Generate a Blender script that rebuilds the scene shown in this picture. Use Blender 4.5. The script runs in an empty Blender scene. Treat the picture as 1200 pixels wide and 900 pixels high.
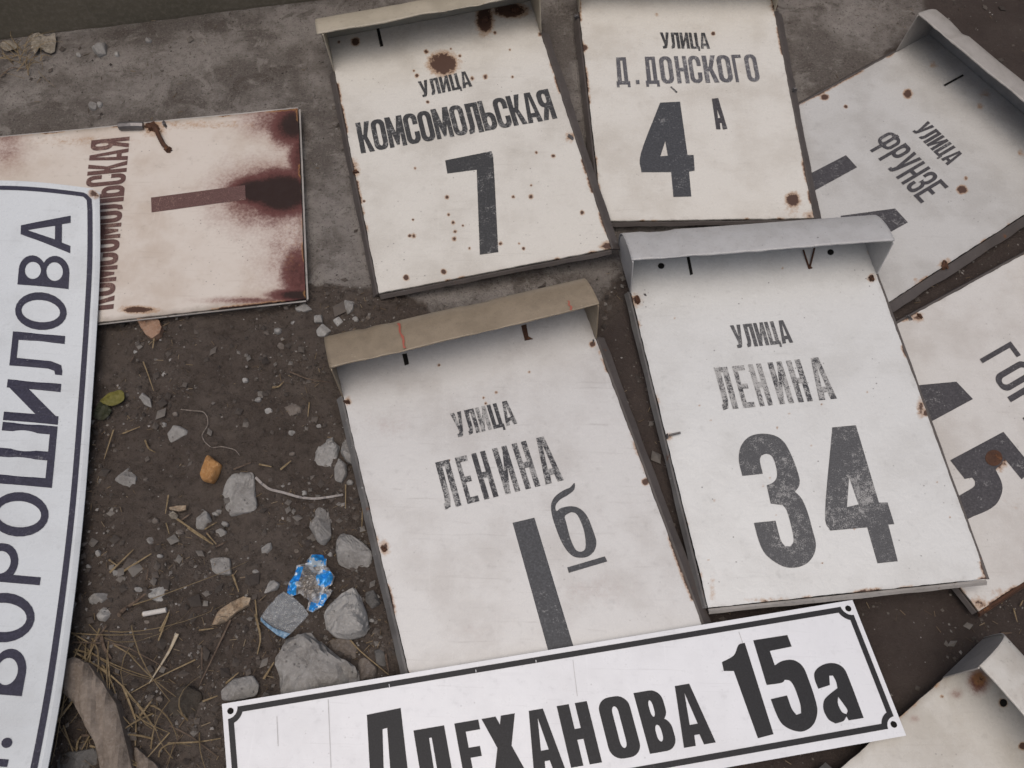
import bpy, math, random
import numpy as np
from mathutils import Vector, Matrix
from mathutils.geometry import delaunay_2d_cdt

# ------------------------------------------------------------------ camera
random.seed(7); RNG = np.random.default_rng(11)
sc = bpy.context.scene
FPX, PITCH, ROLL, HCAM = 960.0, math.radians(65), math.radians(1.2), 1.2
Fv = np.array([0, math.cos(PITCH), -math.sin(PITCH)]); Uv = np.array([0, math.sin(PITCH), math.cos(PITCH)])
Rv = np.array([1.0, 0, 0]); Cv = np.array([0, 0, HCAM])
cr, sr = math.cos(ROLL), math.sin(ROLL)
cam = bpy.data.cameras.new('camera'); cam_o = bpy.data.objects.new('camera', cam); sc.collection.objects.link(cam_o)
cx, cy = cr*Rv + sr*Uv, -sr*Rv + cr*Uv
M = Matrix.Identity(4)
for i in range(3):
    M[i][0], M[i][1], M[i][2], M[i][3] = cx[i], cy[i], -Fv[i], Cv[i]
cam_o.matrix_world = M
cam.sensor_width = 36; cam.lens = FPX/1200*36; cam.clip_start = 0.02; cam.clip_end = 500
cam.dof.use_dof = True; cam.dof.focus_distance = 1.25; cam.dof.aperture_fstop = 9.0
sc.camera = cam_o

# ------------------------------------------------------------------ light: overcast day
SUN_EL, SUN_AZ = math.radians(80), math.radians(-110)      # azimuth counted from +X towards +Y
w = bpy.data.worlds.new('World'); sc.world = w; w.use_nodes = True
wn = w.node_tree; bg = wn.nodes['Background']
sky = wn.nodes.new('ShaderNodeTexSky'); sky.sky_type = 'NISHITA'; sky.sun_disc = False
sky.sun_elevation = SUN_EL; sky.sun_rotation = math.pi/2 - SUN_AZ
sky.air_density = 1.0; sky.dust_density = 6.0; sky.ozone_density = 1.0
wn.links.new(sky.outputs[0], bg.inputs[0]); bg.inputs[1].default_value = 0.09
sun = bpy.data.lights.new('sun', 'SUN'); sun.energy = 1.45; sun.angle = math.radians(60); sun.color = (1.0, 0.955, 0.90)
sun_o = bpy.data.objects.new('sun', sun); sc.collection.objects.link(sun_o)
sd = Vector((math.cos(SUN_EL)*math.cos(SUN_AZ), math.cos(SUN_EL)*math.sin(SUN_AZ), math.sin(SUN_EL)))
sun_o.rotation_euler = sd.to_track_quat('Z', 'Y').to_euler(); sun_o.location = (0, 0, 5)
vs = sc.view_settings; vs.view_transform = 'Standard'; vs.look = 'None'; vs.gamma = 1; vs.use_curve_mapping = False
vs.exposure = -0.06

# ------------------------------------------------------------------ pixels -> rays
def ray(p):
    x = (p[0]-600)/FPX; y = (450-p[1])/FPX
    x, y = cr*x - sr*y, sr*x + cr*y
    return Fv + x*Rv + y*Uv
def unp(p, z=0.0):
    d = ray(p); return Cv + (z-HCAM)/d[2]*d
def proj(P):
    d = np.asarray(P)-Cv; x = d@Rv/(d@Fv); y = d@Uv/(d@Fv)
    x, y = cr*x + sr*y, -sr*x + cr*y
    return np.array([600+FPX*x, 450-FPX*y])
def crop(s, ox, oy, pts): return [(ox + p[0]/s, oy + p[1]/s) for p in pts]

# ------------------------------------------------------------------ noise
_lat = RNG.random((256, 256))
def vnoise(x, y):
    x = np.asarray(x, float); y = np.asarray(y, float)
    xi = np.floor(x).astype(int); yi = np.floor(y).astype(int); fx = x-xi; fy = y-yi
    fx = fx*fx*(3-2*fx); fy = fy*fy*(3-2*fy)
    g = lambda a, b: _lat[a & 255, b & 255]
    return (g(xi, yi)*(1-fx)+g(xi+1, yi)*fx)*(1-fy) + (g(xi, yi+1)*(1-fx)+g(xi+1, yi+1)*fx)*fy
def fbm(x, y, o=4):
    s = 0; a = 0.5; t = 0
    for k in range(o):
        s = s + a*vnoise(np.asarray(x)*2**k + 17.3*k, np.asarray(y)*2**k + 5.1*k); t += a; a *= 0.5
    return s/t

# ------------------------------------------------------------------ objects
COL = sc.collection
def mesh_obj(name, V, Fc, mat, parent=None, origin=None, smooth=False, attrs=None):
    V = np.asarray(V, float)
    o3 = np.array(parent['_o']) if (parent is not None and '_o' in parent) else (np.asarray(origin, float) if origin is not None else np.zeros(3))
    me = bpy.data.meshes.new(name); me.from_pydata((V-o3).tolist(), [], [list(map(int, f)) for f in Fc]); me.update()
    if attrs:
        for k, a in attrs.items():
            at = me.attributes.new(k, 'FLOAT', 'POINT'); at.data.foreach_set('value', np.asarray(a, np.float32))
    if smooth: me.polygons.foreach_set('use_smooth', [True]*len(me.polygons))
    me.materials.append(mat)
    o = bpy.data.objects.new(name, me); COL.objects.link(o)
    if parent is not None:
        o.parent = parent; o['_o'] = tuple(o3)
    else:
        o.location = o3; o['_o'] = tuple(o3)
    return o
def tag(o, label=None, cat=None, group=None, kind=None):
    if label: o['label'] = label
    if cat: o['category'] = cat
    if group: o['group'] = group
    if kind: o['kind'] = kind
    return o
def thing(name, loc, label, cat, group=None):
    o = bpy.data.objects.new(name, None); COL.objects.link(o); o.location = loc; o.empty_display_size = .05
    o['_o'] = tuple(map(float, loc)); return tag(o, label, cat, group)

# ------------------------------------------------------------------ materials
def new_mat(name):
    m = bpy.data.materials.new(name); m.use_nodes = True
    nt = m.node_tree; return m, nt, nt.nodes['Principled BSDF']
class NB:
    def __init__(s, nt): s.nt = nt
    def n(s, t, **k):
        x = s.nt.nodes.new(t)
        for a, b in k.items(): setattr(x, a, b)
        return x
    def l(s, a, b): s.nt.links.new(a, b)
    def put(s, sock, v):
        if hasattr(v, 'node'): s.l(v, sock)
        else: sock.default_value = v
    def coord(s, sc_=(1, 1, 1), rnd=True):
        tc = s.n('ShaderNodeTexCoord'); mp = s.n('ShaderNodeMapping'); s.l(tc.outputs['Object'], mp.inputs[0]); mp.inputs['Scale'].default_value = sc_
        if rnd:
            oi = s.n('ShaderNodeObjectInfo'); mu = s.n('ShaderNodeMath', operation='MULTIPLY'); s.l(oi.outputs['Random'], mu.inputs[0]); mu.inputs[1].default_value = 37.0
            cb = s.n('ShaderNodeCombineXYZ'); s.l(mu.outputs[0], cb.inputs[0]); s.l(mu.outputs[0], cb.inputs[2]); s.l(cb.outputs[0], mp.inputs['Location'])
        return mp.outputs[0]
    def noise(s, co, scale, det=5, rough=.6, dist=0.0):
        x = s.n('ShaderNodeTexNoise'); s.l(co, x.inputs['Vector']); x.inputs['Scale'].default_value = scale; x.inputs['Detail'].default_value = det
        x.inputs['Roughness'].default_value = rough; x.inputs['Distortion'].default_value = dist; return x.outputs[0]
    def ss(s, v, a, b, to0=0.0, to1=1.0):
        x = s.n('ShaderNodeMapRange', interpolation_type='SMOOTHSTEP'); s.put(x.inputs[0], v)
        x.inputs[1].default_value = a; x.inputs[2].default_value = b; x.inputs[3].default_value = to0; x.inputs[4].default_value = to1; return x.outputs[0]
    def math(s, op, a, b=0.0):
        x = s.n('ShaderNodeMath', operation=op); s.put(x.inputs[0], a); s.put(x.inputs[1], b); return x.outputs[0]
    def mix(s, f, a, b):
        x = s.n('ShaderNodeMix', data_type='RGBA'); s.put(x.inputs[0], f)
        for sock, v in ((x.inputs[6], a), (x.inputs[7], b)):
            if hasattr(v, 'node'): s.l(v, sock)
            else: sock.default_value = (*v, 1)
        return x.outputs[2]
    def attr(s, nm):
        x = s.n('ShaderNodeAttribute'); x.attribute_name = nm; return x.outputs['Fac']
    def bump(s, h, st, dist, bsdf):
        x = s.n('ShaderNodeBump'); s.l(h, x.inputs['Height']); x.inputs['Strength'].default_value = st; x.inputs['Distance'].default_value = dist
        s.l(x.outputs[0], bsdf.inputs['Normal'])

RUST_O, RUST_D = (.32, .16, .055), (.065, .030, .018)
def enamel(name, base, dirt, rough=.25, streak=.45, ripple=.10, blotch=.7, specks=.8):
    m, nt, b = new_mat(name); k = NB(nt); co = k.coord()
    n1 = k.noise(co, 9, 6, .62); n2 = k.noise(co, 70, 5, .65); n3 = k.noise(co, 420, 3, .6)
    c = k.mix(k.math('MULTIPLY', k.ss(n1, .42, .68), blotch), base, dirt)
    c = k.mix(k.math('MULTIPLY', k.ss(n2, .56, .75), .35*blotch), c, tuple(v*.62 for v in dirt))
    # faint scratches and brushed streaks
    cs = k.coord((14, 260, 14)); c = k.mix(k.math('MULTIPLY', k.ss(k.noise(cs, 1.0, 3, .5, .6), .60, .80), streak*.6), c, tuple(v*.8 for v in dirt))
    cs2 = k.coord((190, 9, 20)); c = k.mix(k.math('MULTIPLY', k.ss(k.noise(cs2, 1.0, 3, .5, .4), .62, .8), streak*.4), c, tuple(min(1, v*1.12) for v in base))
    # edge dirt, and the darker tone towards the top
    gr = k.math('ADD', k.attr('grime_tone'), k.math('MULTIPLY', k.math('SUBTRACT', n2, .5), .7))
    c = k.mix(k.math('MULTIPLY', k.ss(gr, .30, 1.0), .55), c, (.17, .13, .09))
    # small dark specks and chips
    vo = k.n('ShaderNodeTexVoronoi'); k.l(co, vo.inputs['Vector']); vo.inputs['Scale'].default_value = 95
    sp = k.math('MULTIPLY', k.ss(vo.outputs['Distance'], .06, .15, 1, 0), k.ss(k.noise(co, 13, 3, .6), .53, .62))
    c = k.mix(k.math('MULTIPLY', sp, .75*specks), c, (.06, .05, .045))
    # reddish-brown stain, then rust
    st = k.math('ADD', k.attr('stain'), k.math('MULTIPLY', k.math('SUBTRACT', k.noise(co, 34, 6, .65), .5), .24))
    st = k.math('ADD', st, k.math('MULTIPLY', k.math('SUBTRACT', k.noise(co, 190, 5, .7), .5), .35))
    c = k.mix(k.math('MULTIPLY', k.ss(st, .05, .50), .72), c, (.21, .085, .062))
    c = k.mix(k.math('MULTIPLY', k.ss(st, .26, .52), .92), c, (.085, .020, .018))
    c = k.mix(k.ss(st, .52, .80), c, (.022, .010, .008))
    ru = k.math('ADD', k.attr('rust'), k.math('MULTIPLY', k.math('SUBTRACT', k.noise(co, 130, 6, .7), .5), .95))
    c = k.mix(k.math('MULTIPLY', k.ss(ru, .20, .60), .7), c, RUST_O)
    core = k.ss(ru, .50, .66); c = k.mix(core, c, RUST_D)
    k.l(c, b.inputs['Base Color'])
    rr = k.math('ADD', k.math('MULTIPLY', n2, .25), rough-.1); rr = k.math('ADD', rr, k.math('MULTIPLY', core, .4)); rr = k.math('ADD', rr, k.ss(st, .3, .7, 0, .45)); k.l(rr, b.inputs['Roughness'])
    b.inputs['Specular IOR Level'].default_value = .55
    h = k.math('ADD', k.math('MULTIPLY', k.noise(co, 55, 3, .5, .8), 1.0), k.math('MULTIPLY', n3, .12)); h = k.math('ADD', h, k.math('MULTIPLY', core, .6))
    k.bump(h, ripple, .0025, b)
    return m
def ink(name, col, wear, under=(.52, .51, .49), scale=1.0):
    m, nt, b = new_mat(name); k = NB(nt); co = k.coord()
    n1 = k.noise(co, 60*scale, 6, .72); n2 = k.noise(co, 330*scale, 4, .7); n3 = k.noise(co, 11, 3, .6)
    v = k.math('ADD', k.math('MULTIPLY', n1, .5), k.math('MULTIPLY', n2, .5)); v = k.math('ADD', v, k.math('MULTIPLY', k.math('SUBTRACT', n3, .5), .35))
    t = .66 - .22*wear
    f = k.ss(v, t-.06, t+.07)
    c = k.mix(k.ss(n2, .35, .7), col, tuple(x*1.7+.004 for x in col)); c = k.mix(k.math('MULTIPLY', f, min(.8, max(0, .30+.5*wear))), c, under)
    k.l(c, b.inputs['Base Color']); b.inputs['Roughness'].default_value = .5; b.inputs['Specular IOR Level'].default_value = .28
    return m
def paint(name, base, dark, rough=.55, rust=.3, scale=1.0, bump=.2, metal=0.0, chip=None):
    m, nt, b = new_mat(name); k = NB(nt); co = k.coord()
    n1 = k.noise(co, 18*scale, 6, .65); n2 = k.noise(co, 130*scale, 5, .7); n3 = k.noise(co, 38*scale, 6, .7, .3)
    c = k.mix(k.math('MULTIPLY', k.ss(n1, .35, .7), .6), base, dark); c = k.mix(k.math('MULTIPLY', k.ss(n2, .55, .75), .5), c, tuple(v*.5 for v in dark))
    if chip: c = k.mix(k.ss(k.noise(co, 90*scale, 5, .7), .66, .70), c, chip)
    f = k.ss(n3, .72-.3*rust, .80-.3*rust); c = k.mix(k.math('MULTIPLY', f, .9), c, k.mix(k.ss(n2, .4, .65), (.15, .06, .022), RUST_D))
    k.l(c, b.inputs['Base Color']); b.inputs['Metallic'].default_value = metal
    k.l(k.math('ADD', k.math('MULTIPLY', n2, .3), rough-.15), b.inputs['Roughness'])
    k.bump(k.math('ADD', n2, f), bump, .002, b); return m
def rough_mat(name, cols, rough=.92, s1=30, s2=220, bump=.6, bd=.004, pits=0.0):
    m, nt, b = new_mat(name); k = NB(nt); co = k.coord()
    n1 = k.noise(co, s1, 6, .65); n2 = k.noise(co, s2, 5, .7); oi = k.n('ShaderNodeObjectInfo')
    c = k.mix(k.ss(n1, .33, .67), cols[0], cols[1]); c = k.mix(k.math('MULTIPLY', oi.outputs['Random'], .45), c, cols[1]); c = k.mix(k.math('MULTIPLY', k.ss(n2, .42, .72), .55), c, cols[2])
    h = k.math('ADD', n1, k.math('MULTIPLY', n2, .5))
    if pits:
        vo = k.n('ShaderNodeTexVoronoi'); k.l(co, vo.inputs['Vector']); vo.inputs['Scale'].default_value = 130
        p = k.math('MULTIPLY', k.ss(vo.outputs['Distance'], .1, .28, 1, 0), k.ss(k.noise(co, 40, 2), .52, .6)); c = k.mix(k.math('MULTIPLY', p, pits), c, tuple(v*.35 for v in cols[1])); h = k.math('SUBTRACT', h, p)
    k.l(c, b.inputs['Base Color']); b.inputs['Roughness'].default_value = rough; b.inputs['Specular IOR Level'].default_value = .25
    k.bump(h, bump, bd, b); return m

MAT = dict(
    face7=enamel('enamel_warm_white', (.59, .565, .515), (.45, .42, .37), specks=.9, blotch=.6),
    face4=enamel('enamel_cream', (.605, .58, .53), (.49, .455, .40), streak=.4, specks=.4),
    faceF=enamel('enamel_grey_white', (.475, .465, .445), (.37, .355, .33), specks=.7),
    faceG=enamel('enamel_pinkish', (.56, .54, .51), (.45, .42, .385), specks=.5),
    face34=enamel('enamel_white', (.585, .585, .57), (.50, .495, .475), ripple=.16, specks=1.0),
    face1=enamel('enamel_soiled', (.535, .525, .51), (.42, .40, .38), ripple=.10, streak=.8, specks=.4),
    faceR=enamel('enamel_rusted', (.565, .51, .455), (.455, .38, .315), rough=.5, streak=.7, specks=.8, blotch=.8),
    faceB=enamel('enamel_dirty', (.52, .50, .46), (.40, .37, .32), specks=.6, blotch=.8),
    faceV=enamel('enamel_cool_white', (.56, .585, .60), (.46, .475, .48), rough=.26, ripple=.06, streak=.6, specks=.3, blotch=.6),
    faceP=enamel('new_plate_white', (.665, .67, .69), (.57, .57, .585), rough=.28, ripple=.08, streak=.7, specks=.35, blotch=.55),
    ink=ink('black_stencil_paint', (.034, .034, .035), .34),
    ink34=ink('worn_stencil_paint', (.032, .032, .036), .8, scale=1.6),
    ink34d=ink('greyed_digit_paint', (.058, .058, .061), .40, scale=1.9),
    ink1=ink('flaking_stencil_paint', (.028, .028, .032), .62, scale=1.3),
    inkD=ink('faded_stencil_paint', (.075, .073, .080), .45, scale=1.5),
    ink4=ink('slate_digit_paint', (.042, .043, .047), .15),
    inkF=ink('dark_letter_paint', (.045, .042, .045), .15),
    inkR=ink('rust_stained_paint', (.085, .045, .040), .35, under=(.36, .25, .20), scale=1.5),
    inkV=ink('navy_black_print', (.022, .021, .036), .05),
    inkP=ink('black_vinyl', (.008, .008, .010), -.1, under=(.3, .3, .3), scale=1.6),
    flange=paint('dark_flange_metal', (.082, .070, .064), (.050, .041, .037), rust=.28, chip=(.16, .15, .14)),
    flangeL=paint('pale_flange_metal', (.33, .31, .29), (.19, .175, .16), rust=.3, chip=(.08, .07, .065)),
    flangeG=paint('grey_flange_metal', (.14, .135, .13), (.055, .048, .045), rust=.35, chip=(.36, .35, .34)),
    hood34=paint('hood_grey_white', (.42, .415, .41), (.34, .33, .32), rough=.42, rust=-.05, scale=2.2, chip=(.07, .06, .055)),
    hood1=paint('hood_tan', (.255, .205, .145), (.18, .142, .098), rough=.42, rust=.05, scale=2.2, chip=(.32, .27, .20)),
    hood7=paint('hood_cream', (.40, .355, .28), (.29, .255, .195), rust=.02, chip=(.16, .10, .05)),
    hoodF=paint('hood_pale', (.35, .325, .30), (.25, .23, .205), rough=.45, rust=.05, scale=2.2),
    hoodB=paint('hood_white_dirty', (.55, .53, .49), (.38, .34, .29), rust=.08, chip=(.10, .08, .07)),
    rust=paint('rust_scale', (.085, .036, .018), (.035, .018, .012), rough=.9, rust=.6, bump=.7),
    painted_hole=rough_mat('painted_hole_shade', [(.010, .009, .008)]*3, s1=50),  # near-black colour stands in for the shade inside slots and screw holes
    bolt=paint('worn_bolt_metal', (.17, .16, .16), (.07, .06, .055), rough=.4, rust=.25, metal=.5),
    smudge=paint('grey_smudge', (.42, .415, .41), (.60, .60, .61), rust=-.4, scale=3),
    red=paint('red_crayon', (.36, .085, .055), (.27, .13, .09), rust=-.3),
    stone=rough_mat('grey_stone', [(.27, .26, .245), (.18, .168, .155), (.34, .33, .315)], pits=.5),
    stone2=rough_mat('pale_stone', [(.33, .32, .305), (.24, .228, .212), (.40, .39, .375)], pits=.3),
    stone3=rough_mat('dark_stone', [(.12, .115, .11), (.075, .07, .065), (.17, .165, .16)]),
    stone4=rough_mat('brown_stone', [(.17, .145, .125), (.11, .09, .076), (.23, .21, .19)]),
    clod=rough_mat('soil_clod', [(.060, .050, .040), (.045, .036, .029), (.09, .08, .066)], s1=40, bump=1.0),
    orange=rough_mat('orange_stone', [(.38, .20, .075), (.27, .135, .05), (.46, .29, .15)], s1=45),
    straw=rough_mat('dry_straw', [(.24, .18, .10), (.17, .122, .068), (.33, .265, .17)], rough=.7, s1=60, bump=.1),
    strawp=rough_mat('pale_straw', [(.42, .36, .27), (.34, .27, .18), (.48, .43, .35)], rough=.7, s1=60, bump=.1),
    twig=rough_mat('brown_twig', [(.13, .095, .07), (.085, .06, .045), (.17, .13, .10)], s1=60, bump=.3),
    twig2=rough_mat('dull_thread', [(.24, .21, .18), (.16, .13, .11), (.3, .27, .24)], s1=90, bump=.3),
    wood=rough_mat('weathered_wood', [(.21, .175, .145), (.14, .112, .09), (.27, .23, .195)], s1=25, bump=.6),
    chip=rough_mat('pale_wood', [(.36, .29, .21), (.25, .18, .12), (.42, .36, .28)], s1=45, bump=.8),
    peg=rough_mat('reddish_wood', [(.30, .19, .13), (.22, .13, .085), (.34, .25, .19)], s1=40),
    leafy=rough_mat('yellow_leaf', [(.14, .125, .028), (.095, .088, .022), (.17, .15, .05)], rough=.6, s1=30, bump=.2),
    leafd=rough_mat('dark_leaf', [(.032, .036, .018), (.024, .026, .014), (.05, .05, .028)], rough=.6, s1=30, bump=.2),
    leafp=rough_mat('dry_leaf', [(.29, .255, .21), (.18, .155, .12), (.38, .35, .30)], s1=40, bump=.6),
    paper=rough_mat('white_paper', [(.55, .53, .50), (.48, .45, .41), (.60, .59, .57)], s1=40, bump=.1),
    string=rough_mat('grey_string', [(.36, .33, .31), (.25, .22, .20), (.42, .40, .39)], s1=90, bump=.3),
)

# ------------------------------------------------------------------ setting: ground, wall foot
def poly_sd(px, poly):        # positive inside (approximate signed distance in pixels)
    px = np.asarray(px); n = len(poly); inside = np.zeros(len(px), bool); dmin = np.full(len(px), 1e9)
    for i in range(n):
        a = np.array(poly[i]); b = np.array(poly[(i+1) % n]); ab = b-a
        t = np.clip(((px-a)@ab)/(ab@ab), 0, 1); dmin = np.minimum(dmin, np.linalg.norm(px-(a+t[:, None]*ab), axis=1))
        cond = (a[1] > px[:, 1]) != (b[1] > px[:, 1])
        xx = a[0] + (px[:, 1]-a[1])*(b[0]-a[0])/((b[1]-a[1]) if b[1] != a[1] else 1e-9)
        inside ^= cond & (px[:, 0] < xx)
    return np.where(inside, dmin, -dmin)
def proj_many(P):
    d = P-Cv; z = d@Fv; x = d@Rv/z; y = d@Uv/z; x, y = cr*x + sr*y, -sr*x + cr*y
    return np.stack([600+FPX*x, 450-FPX*y], 1)
def wpoly(pts): return [tuple(unp(p)[:2]*1000) for p in pts]
SLAB = wpoly([(-300, -300), (1120, -300), (1075, 20), (1010, 110), (930, 150), (900, 262), (735, 300), (700, 352), (640, 385), (515, 388), (505, 352), (430, 338), (385, 335), (300, 352), (-300, 385)])
HARD = wpoly([(735, 300), (900, 262), (930, 150), (1010, 110), (1075, 20), (1120, -300), (1500, -300), (1500, 1300), (840, 1300), (800, 700), (690, 470)])  # darker brown tone region, drawn out over the top right corner
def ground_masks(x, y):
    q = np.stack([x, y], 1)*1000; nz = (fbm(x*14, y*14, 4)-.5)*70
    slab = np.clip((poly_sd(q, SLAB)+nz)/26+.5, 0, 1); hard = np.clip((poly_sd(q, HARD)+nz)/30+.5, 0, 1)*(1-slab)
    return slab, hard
def ground_z(x, y, slab, hard):
    soil = np.clip(1-slab-hard, 0, 1)
    z = (fbm(x*9, y*9, 3)-.5)*.022*soil + (fbm(x*45+3, y*45, 4)-.5)*.018*soil + np.abs(fbm(x*110, y*110+9, 3)-.5)*.016*(soil+.18*hard)
    return z + (fbm(x*30, y*30, 3)-.5)*.003*(slab+hard) - .002 + slab*.001
def build_ground():
    gx = np.concatenate([np.linspace(-60, -3, 8), np.linspace(-2.4, -1.3, 8), np.arange(-1.2, -.0001, .0042), np.arange(0, 1.2, .007), np.linspace(1.25, 2.4, 8), np.linspace(3, 60, 8)])
    gy = np.concatenate([np.linspace(-60, -2, 8), np.linspace(-1.5, -.4, 8), np.arange(-.3, 1.0, .0042), np.arange(1.0, 1.7, .007), np.linspace(1.75, 3, 8), np.linspace(4, 60, 8)])
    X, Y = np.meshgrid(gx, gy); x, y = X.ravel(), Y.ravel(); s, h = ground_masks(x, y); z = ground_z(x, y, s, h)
    n = len(gx); m = len(gy); i = np.arange(n*m).reshape(m, n)
    F = np.stack([i[:-1, :-1], i[:-1, 1:], i[1:, 1:], i[1:, :-1]], -1).reshape(-1, 4)
    mt, nt, b = new_mat('ground_soil_and_slab'); k = NB(nt); tc = k.n('ShaderNodeTexCoord'); co = tc.outputs['Object']
    n1 = k.noise(co, 6, 6, .65); n2 = k.noise(co, 55, 6, .7); n3 = k.noise(co, 300, 5, .75)
    soil = k.mix(k.ss(n1, .35, .66), (.080, .063, .053), (.116, .095, .081)); soil = k.mix(k.math('MULTIPLY', k.ss(n2, .45, .7), .6), soil, (.038, .030, .025))
    soil = k.mix(k.math('MULTIPLY', k.ss(n3, .53, .70), .75), soil, (.125, .104, .087)); soil = k.mix(k.math('MULTIPLY', k.ss(k.noise(co, 160, 4, .7), .55, .68), .6), soil, (.022, .017, .014))
    sl = k.mix(k.ss(n1, .40, .58), (.255, .230, .210), (.135, .117, .104)); sl = k.mix(k.math('MULTIPLY', k.ss(n2, .46, .72), .55), sl, (.10, .087, .074))
    sl = k.mix(k.math('MULTIPLY', k.ss(k.noise(co, 17, 6, .7, .5), .54, .64), .6), sl, (.30, .275, .25)); sl = k.mix(k.math('MULTIPLY', k.ss(k.noise(co, 11, 6, .7, 1.2), .53, .62), .6), sl, (.085, .070, .060)); sl = k.mix(k.math('MULTIPLY', k.ss(n3, .54, .64), .55), sl, (.27, .25, .225)); sl = k.mix(k.math('MULTIPLY', k.ss(k.noise(co, 210, 4, .75), .57, .64), .7), sl, (.05, .042, .036))
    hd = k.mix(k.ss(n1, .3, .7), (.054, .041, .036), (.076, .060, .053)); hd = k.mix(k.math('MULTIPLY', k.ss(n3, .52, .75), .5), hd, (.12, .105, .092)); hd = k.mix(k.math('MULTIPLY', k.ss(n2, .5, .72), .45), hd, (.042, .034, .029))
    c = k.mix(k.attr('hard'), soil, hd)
    edge = k.ss(k.math('ADD', k.attr('slab'), k.math('MULTIPLY', k.math('SUBTRACT', n2, .5), .9)), .3, .7)
    c = k.mix(edge, c, sl); k.l(c, b.inputs['Base Color']); b.inputs['Roughness'].default_value = .95; b.inputs['Specular IOR Level'].default_value = .15
    k.bump(k.math('ADD', n2, k.math('MULTIPLY', n3, 1.1)), .85, .006, b)
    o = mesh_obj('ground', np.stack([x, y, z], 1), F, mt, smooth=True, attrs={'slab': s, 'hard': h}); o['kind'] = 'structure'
build_ground()
def gz(x, y):
    s, h = ground_masks(np.array([x]), np.array([y])); return float(ground_z(np.array([x]), np.array([y]), s, h)[0])

def build_wall():
    A = unp((0, 46)); B = unp((372, 0)); d = (B-A); d /= np.linalg.norm(d); nrm = np.array([-d[1], d[0], 0])
    P0 = A - d*3.0; L = 7.0; N = 260
    prof = [(0.004, -.06), (0, .004), (.002, .15), (.006, .30), (.016, .315), (.30, .32), (.30, -.06)]
    V = []; F = []
    for i in range(N+1):
        t = L*i/N; wob = (fbm(t*9, 3.3, 3)-.5)*.006
        for j, (q, z) in enumerate(prof):
            p = P0 + d*t + nrm*(q + (wob if j < 4 else 0)); V.append((p[0], p[1], z))
    K = len(prof)
    for i in range(N):
        for j in range(K): F.append((i*K+j, (i+1)*K+j, (i+1)*K+(j+1) % K, i*K+(j+1) % K))
    F.append(tuple(range(K))); F.append(tuple(reversed(range(N*K, N*K+K))))
    m = rough_mat('olive_concrete', [(.165, .142, .108), (.12, .106, .078), (.21, .185, .145)], s1=7, s2=120, bump=.4)
    root = mesh_obj('low_wall', V, F, m, origin=(A[0], A[1], 0)); tag(root, 'low olive-grey concrete wall foot running along the top left edge', 'wall')
build_wall()

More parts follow.
